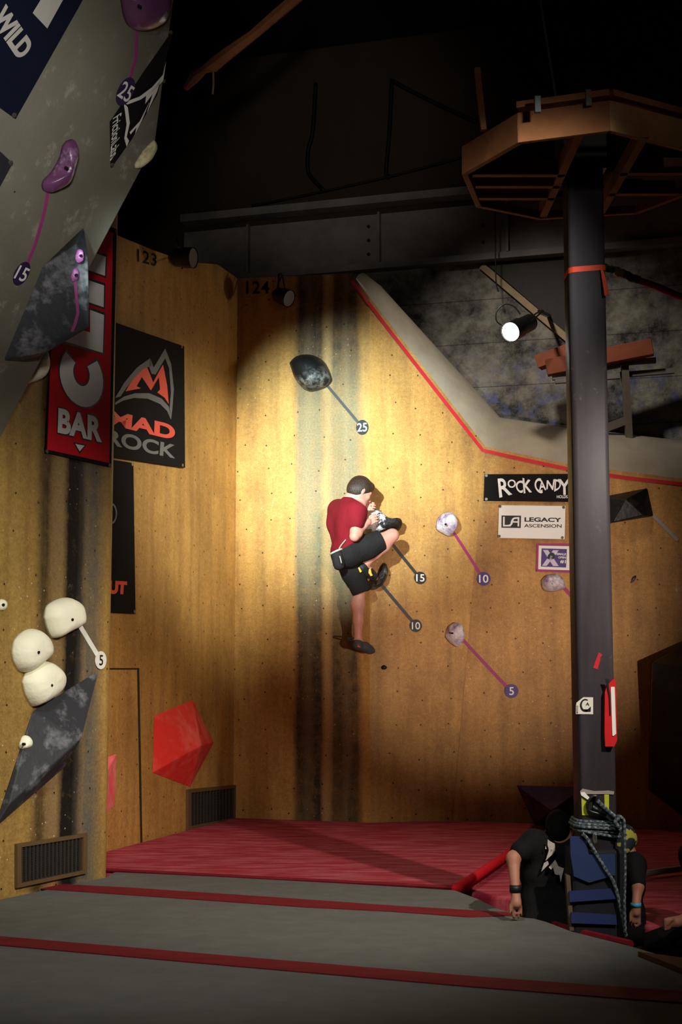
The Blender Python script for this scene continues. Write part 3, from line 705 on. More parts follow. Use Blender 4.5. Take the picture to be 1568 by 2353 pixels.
tape('tape_strip', [FO.hit(x, y) for x, y in ((313, 64), (313, 100), (311, 135), (303, 158), (297, 182))], FO.n, .022, PINK, 'pink tape line below the round purple hold on the leaning wall', GT)
tape('tape_strip', [FO.hit(x, y) for x, y in ((109, 438), (104, 470), (96, 505), (80, 560), (61, 606))], FO.n, .022, PINK, 'pink tape line below the bean-shaped purple hold', GT)
number_tag('25', FB1, 833, 982, .063, BLACK, WHITE, 'black round tag 25 high on the wall', rx=.85)
number_tag('15', FB2, 966, 1328, .052, BLACK, WHITE, 'black round tag 15 beside the climber\'s knee')
number_tag('10', FB2, 956, 1438, .052, BLACK, WHITE, 'black round tag 10 right of the climber\'s lower leg')
number_tag('10', FB3, 1112, 1330, .057, PURPLEP, WHITE, 'purple round tag 10 left of the small X sign')
number_tag('5', FB3, 1176, 1588, .057, PURPLEP, WHITE, 'purple round tag 5 lowest on the back wall')
number_tag('5', FL, 231, 1517, .054, TW, BLACK, 'white round tag 5 at the corner of the left wall')
number_tag('25', FO, 288, 210, .075, plain('dark_purple_tag', (44, 32, 66), .5), WHITE, 'dark purple tag 25 on the leaning wall beside the diamond banner', rx=.8, off=.016)
number_tag('15', FO, 49, 628, .065, MC['dark_purple_tag'], WHITE, 'dark purple tag 15 low on the leaning wall', rx=.8)

# ------------------------------------------------------------------ volumes
GREYV = dusty('chalky_dark_volume', (46, 46, 50), (150, 148, 152), .50, .82, 6.5, .6, .25)
REDV = dusty('red_volume', (224, 54, 46), (232, 116, 104), .45, .75, 4, .5, .15)
PINKV = dusty('pinkish_red_volume', (236, 92, 94), (240, 150, 148), .45, .75, 5, .5, .15)
PURV = dusty('purple_volume', (66, 42, 78), (92, 68, 104), .45, .7, 4, .6, .15)
BLKV = dusty('black_volume', (20, 19, 19), (50, 48, 46), .5, .8, 5, .4, .2)
def volume(fac, base, apex, m, label, name='wall_volume', group='angular wall volumes', bolts=()):
    pts = [fac.hit(x, y, .001) for x, y in base] + [fac.hit(x, y, o) for x, y, o in apex]
    o = MB().hull(pts).build(name, m); tag(o, label, 'climbing volume', group); bevel(o, .006, 2, 12)
    return o
volume(FA, [(354, 1644), (443, 1608), (492, 1706), (437, 1809), (350, 1776)], [(463, 1713, .17)], REDV, 'red five-sided volume on the alcove wall above the vent')
volume(FA, [(222, 1742), (273, 1722), (268, 1855), (222, 1905), (200, 1820)], [(232, 1800, .10)], PINKV, 'pinkish red volume half hidden behind the left wall corner')
dv = volume(FL, [(227, 1540), (74, 1634), (56, 1690), (0, 1858), (-14, 1905), (75, 1820), (148, 1764)], [(187, 1697, .16), (20, 1850, .05), (200, 1600, .06)], GREYV, 'dark grey diamond volume on the left wall above the big vent')
hold('climbing_hold', FL, [(43, 1708), (50, 1692), (60, 1690), (67, 1702), (64, 1717), (50, 1722), (43, 1719)], .05, CREAM, 'small cream hold at the edge of the dark diamond volume', None, bolt=(52, 1710), lump=.004)
PB = V((0, 0, 0))
ovv = [FO.hit(x, y, .002) for x, y in ((193, 521), (98, 612), (8, 828), (60, 832), (130, 690))] + [FO.hit(206, 752, .30), FO.hit(203, 600, .16), FO.hit(110, 808, .16), FO.hit(175, 560, .10)]
o = MB().hull(ovv).build('wall_volume', GREYV); tag(o, 'dark grey chalky volume jutting from the foot of the leaning wall', 'climbing volume', 'angular wall volumes'); bevel(o, .006, 2, 12)
from mathutils.bvhtree import BVHTree
def on_surface(ob, px, py):      # where the view ray meets a built volume, as a facet there
    bv = BVHTree.FromPolygons([WL[ob.name] + v.co for v in ob.data.vertices], [tuple(p.vertices) for p in ob.data.polygons])
    hit, nor, _, _ = bv.ray_cast(EYE, ray(px, py).normalized())
    return Facet(hit, nor if nor.dot(ray(px, py)) < 0 else -nor)
jut = o
PKH = dusty('small_pink_hold', (176, 96, 160), (214, 170, 206), .5, .7, 20, .5)
hold('climbing_hold', on_surface(jut, 181, 590), [(172, 588), (178, 574), (187, 574), (191, 588), (188, 602), (179, 605), (173, 598)], .035, PKH, 'small round pink hold, the upper one on the dark jutting volume', 'small pink holds', bolt=(184, 588))
hold('climbing_hold', on_surface(jut, 173, 632), [(163, 632), (168, 618), (177, 616), (183, 628), (180, 642), (170, 648), (164, 642)], .035, PKH, 'small round pink hold, the lower one on the dark jutting volume', 'small pink holds', bolt=(176, 632))
JT = [(173, 645), (175, 665), (177, 690), (180, 718), (174, 742), (166, 762)]
JF = [on_surface(jut, x, y) for x, y in JT]
tape('tape_strip', [f.p + f.n * .003 for f in JF], [f.n for f in JF], .016, PINK, 'pink tape line bending down the dark jutting volume', GT)
volume(FB3, [(1187, 1804), (1345, 1808), (1345, 1900), (1228, 1896)], [(1268, 1862, .32)], PURV, 'dark purple wedge volume at the floor beside the column')
volume(FB3, [(1380, 1142), (1489, 1121), (1503, 1186), (1385, 1206)], [(1440, 1147, .14), (1410, 1200, .12), (1480, 1184, .10)], BLKV, 'black wedge volume to the right of the column, high')
volume(FB3, [(1496, 1530), (1640, 1440), (1640, 1930), (1490, 1815)], [(1500, 1523, .45), (1585, 1535, .6), (1600, 1850, .5), (1494, 1815, .2)], BLKV, 'large black volume at the right picture edge')

# ------------------------------------------------------------------ vents
def vent(fac, q, label, nb_, nw):
    TL, TR, BR, BL = q
    def L(a, b_, off): 
        x = (TL[0] * (1 - a) + TR[0] * a) * (1 - b_) + (BL[0] * (1 - a) + BR[0] * a) * b_
        y = (TL[1] * (1 - a) + TR[1] * a) * (1 - b_) + (BL[1] * (1 - a) + BR[1] * a) * b_
        return fac.hit(x, y, off)
    r = empty('floor_vent', fac.hit((BL[0] + BR[0]) / 2, (BL[1] + BR[1]) / 2), label, 'vent', 'wall vents')
    MB().prism([L(0, 0, .001), L(1, 0, .001), L(1, 1, .001), L(0, 1, .001)], fac.n * .003).build('backing', plain('vent_dark', (12, 11, 11), .9), r)
    b = MB(); e = .06; e2 = .09
    for p in ([(0, 0), (1, 0), (1, e2), (0, e2)], [(0, 1 - e2), (1, 1 - e2), (1, 1), (0, 1)], [(0, e2), (e, e2), (e, 1 - e2), (0, 1 - e2)], [(1 - e, e2), (1, e2), (1, 1 - e2), (1 - e, 1 - e2)]):
        b.prism([L(*x, .004) for x in p], fac.n * .018)
    b.build('frame', plain('vent_frame', (92, 70, 44), .6), r)
    b = MB()
    for i in range(nb_):
        a = e + (1 - 2 * e) * (i + .5) / nb_; hw = .0095 * 18 / nb_
        b.prism([L(a - hw, e2, .006), L(a + hw, e2, .006), L(a + hw, 1 - e2, .006), L(a - hw, 1 - e2, .006)], fac.n * .010)
    for i in range(nw):
        a = e2 + (1 - 2 * e2) * (i + .5) / nw; hw = .006
        b.prism([L(e, a - hw, .005), L(1 - e, a - hw, .005), L(1 - e, a + hw, .005), L(e, a + hw, .005)], fac.n * .006)
    b.build('grille', plain('vent_grille', (56, 53, 46), .5, .2, 20, .4, .3), r)
vent(FL, [(34, 1939), (196, 1914), (195, 2006), (34, 2040)], 'large wall vent at the foot of the left wall', 16, 22)
vent(FA, [(428, 1814), (543, 1803), (543, 1884), (428, 1908)], 'smaller wall vent in the alcove under the red volume', 14, 10)

# ------------------------------------------------------------------ lamps
LAMPB = plain('lamp_black', (18, 17, 17), .35, .2, 20, .6)
def par_lamp(back_, front, r, label, lit=0, mount=None, cord=None):
    back_ = V(back_); front = V(front); d = (front - back_).normalized()
    rt = empty('spotlight', back_, label, 'spotlight', 'black stage spotlights')
    L = (front - back_).length
    MB().tube([back_ - d * .02, back_, back_ + d * .03, back_ + d * (L * .55), back_ + d * (L * .6), front], [r * .45, r * .7, r * .92, r * .95, r * 1.05, r * 1.05], 24, cap=False).build('body', LAMPB, rt, True)
    MB().disc(back_ - d * .02, d, r * .45, .004).build('end_cap', LAMPB, rt)
    if lit:
        m = bpy.data.materials.new('lit_lens'); m.use_nodes = True; bs = m.node_tree.nodes['Principled BSDF']
        bs.inputs['Emission Color'].default_value = (1, .97, .9, 1); bs.inputs['Emission Strength'].default_value = lit
        MB().disc(front - d * .012, d, r * .98, .006).build('lens', m, rt)
    else:
        MB().disc(front - d * .012, d, r * .98, .006).build('lens', plain('dead_lens', (120, 116, 108), .15, .1, 10, .8), rt)
    if mount:
        mount = V(mount); sd = d.cross(mount - back_).normalized(); mid = back_ + d * (L * .4)
        a, c_ = mid + sd * r * 1.1, mid - sd * r * 1.1; up_ = (mount - mid)
        MB().tube([a, a + up_ * .75, mount + sd * r * .4, mount - sd * r * .4, c_ + up_ * .75, c_], .007, 6).build('yoke', LAMPB, rt)
    if cord: MB().tube(spline(cord, 8), .006, 6).build('cord', LAMPB, rt, True)
    return rt
lf = at(1173, 763, 11.35); lb = at(1222, 739, 11.62)
par_lamp(lb, lf, .078, 'glowing spotlight hanging in front of the weathered concrete wall', 14, at(1240, 716, 11.75),
         [at(1196, 722, 11.6), at(1180, 703, 11.6), at(1158, 700, 11.6), at(1142, 716, 11.6), at(1142, 738, 11.6), at(1158, 748, 11.6), at(1172, 742, 11.5)])
MB().beam(at(1240, 716, 11.75), FRW.hit(1262, 726, .0), .03, .03).build('spotlight_arm', LAMPB, bpy.data.objects['spotlight'])
ld = (lf - lb).normalized()
spot('lamp_light', lf + ld * .02, lf + ld * 2, 20, 178, .3, (1, .93, .8), .06)
par_lamp(FA.hit(396, 592, .12), FA.hit(396, 592, .12) + V((.17, -.06, -.02)), .075, 'dark unlit spotlight beside the stencilled number 123', 0, FA.hit(408, 566, .04))
q = FB1.hit(634, 676, .14)
par_lamp(q, q + V((.12, -.08, -.06)), .07, 'dark unlit spotlight beside the stencilled number 124', 0, FB1.hit(648, 634, .03), [FB1.hit(636, 672, .1), FB1.hit(641, 650, .05), FB1.hit(650, 632, .03)])

# ------------------------------------------------------------------ steel column and what hangs on it
g = N('column_steel'); oc = g.obj()
col = g.mix(g.ramp(g.noise(g.vecscale(oc, (8, 8, 1)), 1.0, 6, .65), .3, .7), lin((64, 58, 62)), lin((84, 78, 82)))
col = g.mix(g.math('MULTIPLY', g.ramp(g.noise(oc, 7, 6, .8), .62, .72), .6), col, lin((160, 150, 146)))
g.bump(g.noise(oc, 40, 4), .1, .004)
CSTEEL = g.out(col, .5, .35, .0)
KC = 7.0 / 9.1
cx, cy, cw = 1.2455, 7.093, .186
ct = at(1320, 285, 7.0).z
colm = empty('steel_column', (cx, cy, -.2), 'tall grey square steel column right of the climber', 'column')
def rsq(cx, cy, w_, r, n=5):
    out = []
    for sx, sy, a0 in ((1, 1, 0), (-1, 1, 90), (-1, -1, 180), (1, -1, 270)):
        for i in range(n + 1):
            a = math.radians(a0 + 90 * i / n); out.append((cx + sx * (w_ / 2 - r) + r * math.cos(a), cy + sy * (w_ / 2 - r) + r * math.sin(a)))
    return out
o = MB().prism([V((x, y, -.2)) for x, y in rsq(cx, cy, cw, .028)], V((0, 0, ct + .2))).build('shaft', CSTEEL, colm)
for p in o.data.polygons: p.use_smooth = len(p.vertices) == 4
o = bevel(MB().box((cx - .005, cy, (ct + at(1320, 388, 7.0).z) / 2 + .0), cw + .054, cw + .046, ct - at(1320, 388, 7.0).z).build('cap_bracket', plain('cap_black', (14, 13, 14), .35, .2, 10, .6), colm), .01)
FC = Facet((cx, cy - cw / 2, 0), (0, -1, 0))
# orange ribbon
OR = plain('orange_ribbon', (228, 72, 40), .6, .12)
rb = empty('orange_ribbon', FC.hit(1350, 618), 'orange ribbon tied around the column with a loose tail', 'ribbon')
zz = FC.hit(1350, 617).z; b = MB(); ring = rsq(cx, cy, cw + .006, .031)
n = len(ring); vs = [V((x, y, zz - .014 + (x - cx) * .08)) for x, y in ring] + [V((x, y, zz + .014 + (x - cx) * .08)) for x, y in ring]
b.add(vs, [(i, (i + 1) % n, n + (i + 1) % n, n + i) for i in range(n)]); b.build('band', OR, rb)
e0_ = FC.hit(1380, 618, .01); e1_ = FC.hit(1392, 676, .02)
MB().prism([e0_, FC.hit(1388, 624, .012), FC.hit(1400, 676, .03), FC.hit(1390, 680, .03)], V((0, -.003, 0))).build('tail', OR, rb)
# sticker
k6 = 1 / 4.9028
def c6(p): return [(x * k6 + 1280, y * k6 + 1480) for x, y in p]
sk = decal('sticker', FC, c6([(216, 700), (222, 660), (300, 598), (410, 600), (410, 790), (216, 788)]), plain('sticker_white', (214, 210, 196), .5, .05), None, .001, .001)
tag(sk, 'white square sticker with a dark curl mark on the column', 'sticker')
ring = [(322 + 60 * math.cos(math.radians(a)), 690 + 72 * math.sin(math.radians(a))) for a in range(60, 310, 10)] + [(326 + 44 * math.cos(math.radians(a)), 686 + 56 * math.sin(math.radians(a))) for a in range(300, 50, -10)]
decal_multi('emblem', FC, [c6(ring), c6([(300, 735), (350, 735), (385, 700), (382, 760), (330, 762)])], BLACK, sk, .003, .001)
text('lettering', 'MADROCK', FC, c6([(222, 775), (222, 690), (240, 690), (240, 775)]), BLACK, sk, .003, .01)
text('lettering', 'A', FC, c6([(330, 660), (365, 655), (368, 695), (325, 690)]), BLACK, sk, .003, .0)
o = decal('tape_scrap', FC, c6([(475, 92), (515, 120), (492, 150), (492, 175), (460, 285), (412, 268), (440, 180)]), REDTAPE, None, .001, .001); tag(o, 'short scrap of red tape on the column above the sticker', 'tape')
# red and white pouch strapped to the right side
tg = decal('red_pouch', FC, c6([(556, 460), (640, 380), (655, 480), (668, 1080), (636, 1150), (535, 1150), (527, 1000), (530, 540)]), plain('red_pouch', (190, 16, 20), .55, .1), None, .002, .03)
tag(tg, 'red flat pouch with a white strip strapped to the column', 'pouch')
decal('white_strip', FC, c6([(608, 482), (652, 482), (668, 1010), (640, 1034), (626, 1030)]), WHITE, tg, .033, .003)
decal('strap', FC, c6([(540, 390), (590, 395), (585, 480), (600, 560), (608, 800), (596, 800), (588, 600), (560, 450)]), BLACK, tg, .033, .004)
# yellow tape square
ye = plain('yellow_tape', (168, 174, 44), .55, .12)
yt = empty('yellow_tape', FC.hit(1368, 1873), 'yellow tape stuck in a square on the column above the ropes', 'tape')
for p in ([(275, 1680), (335, 1690), (345, 1928), (285, 1928)], [(345, 1870), (520, 1880), (520, 1932), (345, 1928)], [(535, 1690), (588, 1690), (588, 1900), (540, 1880)]):
    decal('tape_piece', FC, c6(p), ye, yt, .001, .002)
o = decal('grey_tape', FC, c6([(262, 1660), (290, 1628), (420, 1655), (590, 1650), (648, 1660), (640, 1695), (560, 1690), (400, 1690), (270, 1688)]), plain('grey_cloth_tape', (140, 132, 122), .6), None, .003, .002)
tag(o, 'strip of grey cloth tape along the top of the yellow tape', 'tape')
# rope coils
RG = rope_mat('grey_rope', (56, 64, 68), (118, 128, 130), 72)
rp = empty('climbing_rope', FC.hit(1360, 1920), 'grey climbing rope wound around the column with hanging tails', 'rope')
y4 = 1780; s4 = 1 / 4.0412
def c7(x, y): return (x * s4 + 1180, y * s4 + y4)
for i, (ya, yb) in enumerate(((430, 445), (455, 475), (480, 505), (505, 540), (520, 580))):
    z1 = FC.hit(*c7(600, ya)).z; z2 = FC.hit(*c7(940, yb)).z; pts = []
    ring = rsq(cx, cy, cw + .018 + .010 * (i % 3), .04, 4)
    for x, y in ring + [ring[0]]: pts.append(V((x, y, z1 + (z2 - z1) * (x - cx + cw / 2) / cw)))
    MB().tube(pts, .0082, 8).build('coil', RG, rp, True)
MB().tube(spline([FC.hit(*c7(*p), .05) for p in ((640, 550), (690, 600), (760, 720), (850, 870), (940, 1020), (1000, 1250), (1050, 1510))], 6), .0092, 8).build('tail', RG, rp, True)
MB().tube(spline([FC.hit(*c7(*p), .08) for p in ((1000, 400), (1030, 430), (1035, 600), (1040, 900), (1035, 1200), (1045, 1480))], 6), .007, 8).build('tail', RG, rp, True)
MB().tube(spline([FC.hit(*c7(*p), .05) for p in ((780, 240), (840, 300), (920, 370), (990, 430), (1020, 480))], 6), .010, 8).build('strand', RG, rp, True)
MB().tube(spline([FC.hit(*c7(*p), .03) for p in ((740, 300), (820, 330), (900, 380), (980, 470))], 6), .0092, 8).build('strand', RG, rp, True)
MB().tube(spline([FC.hit(*c7(*p), .06) for p in ((960, 390), (1000, 400), (1020, 450), (985, 490), (950, 440), (980, 410), (1010, 470), (990, 520))], 6), .0108, 8).build('knot', RG, rp, True)
# dark carabiner loop
kp = [(740, 200), (775, 205), (775, 260), (830, 330), (860, 370), (780, 360), (700, 330), (690, 270), (720, 220), (740, 200)]
cb = MB().tube(spline([FC.hit(*c7(*p), .02) for p in kp], 6), .008, 8).build('carabiner', LAMPB, None, True); tag(cb, 'dark loop of webbing clipped over the yellow tape', 'carabiner')
o = MB().prism([FC.hit(*c7(*p), .012) for p in ((625, 165), (660, 160), (715, 220), (690, 232), (630, 190))], V((0, -.002, 0))).build('paper_label', WHITE); tag(o, 'small pale paper label curling over the yellow tape', 'label')
o = MB().tube(spline([FC.hit(*c7(*p), .045) for p in ((750, 545), (745, 590), (755, 635), (768, 620), (765, 550))], 5), .006, 8).build('metal_ring', METAL, None, True); tag(o, 'metal ring hanging from the wound rope', 'ring')
# pad wrapped around the foot
PADM = plain('dark_pad', (16, 17, 24), .8); PADN = plain('navy_pad', (30, 46, 84), .75, .2, 8); STRAP = plain('blue_strap', (32, 42, 88), .6, .15, 12)
pd = empty('column_pad', (cx, cy, -.2), 'dark blue strapped pad around the foot of the column', 'pad')
zt_ = FC.hit(1360, 1950).z; zb_ = -.2
bevel(MB().box((cx - .01, cy, (zt_ + zb_) / 2), cw + .07, cw + .054, zt_ - zb_).build('core', PADM, pd), .02)
fy = cy - (cw + .054) / 2; FP = Facet((cx, fy, 0), (0, -1, 0))
MB().prism([FP.hit(*c7(*p), .004) for p in ((530, 745), (940, 735), (945, 930), (700, 1000), (560, 940))], V((0, -.012, 0))).build('panel', PADN, pd)
MB().prism([FC.hit(*c7(*p), .028) for p in ((525, 570), (660, 575), (700, 745), (530, 745))], V((0, -.012, 0))).build('panel', PADN, pd)
for p in ([(515, 1080), (900, 1055), (950, 1150), (520, 1180)], [(535, 1275), (950, 1300), (960, 1390), (535, 1375)]):
    MB().prism([FP.hit(*c7(*q), .004) for q in p], V((0, -.014, 0))).build('strap', STRAP, pd)
o = MB().prism([FP.hit(*c7(*p), .0) for p in ((490, 930), (530, 940), (565, 1450), (525, 1450))], V((0, .05, 0))).build('board_edge', plain('tan_board', (84, 70, 52), .8), pd)
# cable from the top
cbm = MB().tube([at(1236, -60, 6.9), at(1242, 0, 6.9), at(1290, 300, 6.92), at(1301, 372, 6.95)], .006, 8).build('steel_cable', plain('cable_grey', (90, 88, 84), .4, .1, 10, .5, .5)); tag(cbm, 'thin steel cable running up from the column head', 'cable')
MB().tube([at(1299, 348, 6.93), at(1302, 372, 6.95), at(1306, 390, 6.97)], .012, 8).build('turnbuckle', METAL, cbm)
# red padded rope to the right
rc = empty('padded_rope', at(1400, 618, 7.1), 'thick taped red rope stretching from the column to the right edge', 'rope')
def seg(a, b_, r, m, nm):
    MB().tube([V(a) + (V(b_) - V(a)) * t + V((0, 0, .004 * math.sin(9 * t))) for t in (0, .25, .5, .75, 1)], r, 10).build(nm, m, rc, True)
pa, pb_, pc, pd_, pe = at(1384, 612, 7.1), at(1413, 622, 7.1), at(1434, 630, 7.1), at(1470, 645, 7.1), at(1640, 708, 7.1)
seg(pa, pb_, .018, RG, 'grey_end'); seg(pb_, pc, .023, ye, 'yellow_band'); seg(pc, pd_, .021, RG, 'grey_section'); seg(pd_, pe, .0185, plain('red_rope_cover', (186, 34, 50), .7, .2, 14), 'red_section')

# ------------------------------------------------------------------ timber
WOOD = dusty('orange_timber', (112, 64, 36), (142, 90, 54), .35, .7, 3, .65, .15)
WOOD2 = dusty('pale_timber', (150, 110, 70), (120, 82, 48), .4, .7, 4, .65, .15)
WOODR = dusty('reddish_timber', (116, 54, 28), (140, 72, 40), .35, .7, 3, .65, .15)
zD = 1.22 + 3.2 * KC
def pk(x, y): return V((x * KC, y * KC, zD))
oct_ = [pk(.785, 8.94), pk(1.08, 8.37), pk(1.61, 8.18), pk(2.15, 8.5), pk(2.45, 9.2), pk(2.1, 9.75), pk(1.42, 9.88), pk(.94, 9.6)]
cen_ = pk(1.6, 9.1)
dk = empty('timber_platform', cen_, 'eight-sided timber platform frame around the column head', 'platform')
def outward(a, c_):
    d = (c_ - a).normalized(); nn = V((d.y, -d.x, 0)); return nn if nn.dot(a - cen_) > 0 else -nn
for i in range(8):
    a, c_ = oct_[i], oct_[(i + 1) % 8]; hgt = .146 if i in (0, 1, 2) else .045
    bevel(MB().prism([a, c_, c_ - outward(a, c_) * .03, a - outward(a, c_) * .03], V((0, 0, hgt))).build('fascia_board', WOOD2 if i == 2 else WOOD, dk), .003)
up1 = V((0, 0, .045))
for a, c_ in (((.86, 8.98), (1.46, 8.98)), ((.90, 9.2), (1.46, 9.2)), ((.94, 9.44), (1.46, 9.44)), ((1.82, 8.95), (2.3, 8.95)), ((1.82, 9.35), (2.35, 9.35)), ((1.44, 8.25), (1.44, 9.85)), ((1.84, 8.3), (1.84, 9.8))):
    MB().beam(pk(*a) + up1, pk(*c_) + up1, .038, .08).build('joist', WOOD, dk)
for i in (1, 2):
    a, c_ = oct_[i], oct_[i + 1]; nn = outward(a, c_)
    up3 = V((0, 0, .16)); MB().prism([a + up3 + nn * .025, c_ + up3 + nn * .025, c_ + up3 - nn * .08, a + up3 - nn * .08], V((0, 0, .03))).build('cap_board', WOOD, dk)
for px, py in ((1236, 240), (1353, 225)):
    c_ = at(px, py, 6.31); bevel(MB().box(c_, .03, .02, .08).build('steel_hinge', plain('hinge_steel', (72, 74, 70), .45, .2, 20, .5, .5), dk), .003)
o = MB().beam(at(1097, 158, 6.72), at(1112, 300, 6.72), .035, .027).build('timber_stub', WOOD); tag(o, 'short timber stub standing above the left corner of the platform', 'timber')
# beam and rails right of the lamp
bm_ = empty('timber_beam', at(1360, 820, 12.2), 'reddish timber beam on rails behind the column', 'beam')
bevel(MB().beam(at(1237, 834, 12.35), at(1330, 800, 12.2), .12, .12).build('timber', WOODR, bm_), .006)
bevel(MB().beam(at(1256, 846, 12.15), at(1500, 798, 12.0), .1, .14).build('timber', WOODR, bm_), .006)
for i, (a, c_) in enumerate((((1270, 868), (1425, 838)), ((1425, 834), (1508, 828)), ((1276, 876), (1425, 864)), ((1425, 862), (1550, 852)))):
    MB().beam(at(*a, 12.15), at(*c_, 12.1), .05, .045).build('rail', STEEL, bm_)
o = MB().beam(at(1436, 838, 12.1), at(1446, 1010, 12.1), .06, .055, V((0, 1, 0))).build('upright', plain('grey_upright', (96, 86, 72), .7), bm_)
MB().beam(at(1390, 985, 12.1), at(1440, 966, 12.1), .05, .07).build('brace', MC['grey_upright'], bm_)
for px, py, r in ((1420, 985, .10), (1470, 990, .07), (1412, 940, .09)):
    pass
# broken timber in the dark, top left
pts = [at(425, 205, 10.4), at(445, 180, 10.4), at(470, 160, 10.4), at(490, 150, 10.4), at(520, 126, 10.4), at(580, 82, 10.4), at(640, 30, 10.4), at(700, -20, 10.4)]
o = MB().tube(pts, [.02, .045, .03, .055, .05, .04, .045, .045], 6).build('broken_timber', WOOD); tag(o, 'splintered timber hanging in the dark top left', 'timber')
MB().tube([at(490, 160, 10.4), at(491, 190, 10.4), at(489, 216, 10.4)], .008, 6).build('hanging_splinter', WOOD2, o)
# cables on the dark upper wall
CB = plain('cable_black', (10, 10, 10), .6)
def wallcable(p, label, r=.02):
    o = MB().tube(spline([FRW.hit(x / 2.24 + 400, y / 2.24 + 120, .04) for x, y in p], 6), r, 8).build('wall_cable', CB, None, True); tag(o, label, 'cable', 'cables on the dark upper wall')
wallcable([(730, 160), (715, 400), (692, 500), (688, 590), (705, 640), (775, 715)], 'black cable curving down the dark wall, the left one')
wallcable([(1122, 140), (1110, 400), (1092, 620), (1110, 640)], 'black cable dropping straight down the dark wall, middle one')
wallcable([(400, 790), (560, 760), (775, 715), (1110, 640), (1490, 540)], 'long thin cable running across the dark wall', .012)
wallcable([(1130, 150), (1300, 240), (1560, 360)], 'black cable slanting down toward the timber platform')
o = MB().tube(spline([FRW.hit(1138, 452, .3), FRW.hit(1139, 540, .3), FRW.hit(1140, 640, .3), FRW.hit(1146, 670, .3)], 5), .006, 6).build('hanging_cord', CB, None, True); tag(o, 'thin cord hanging from the platform in front of the girder', 'cord')

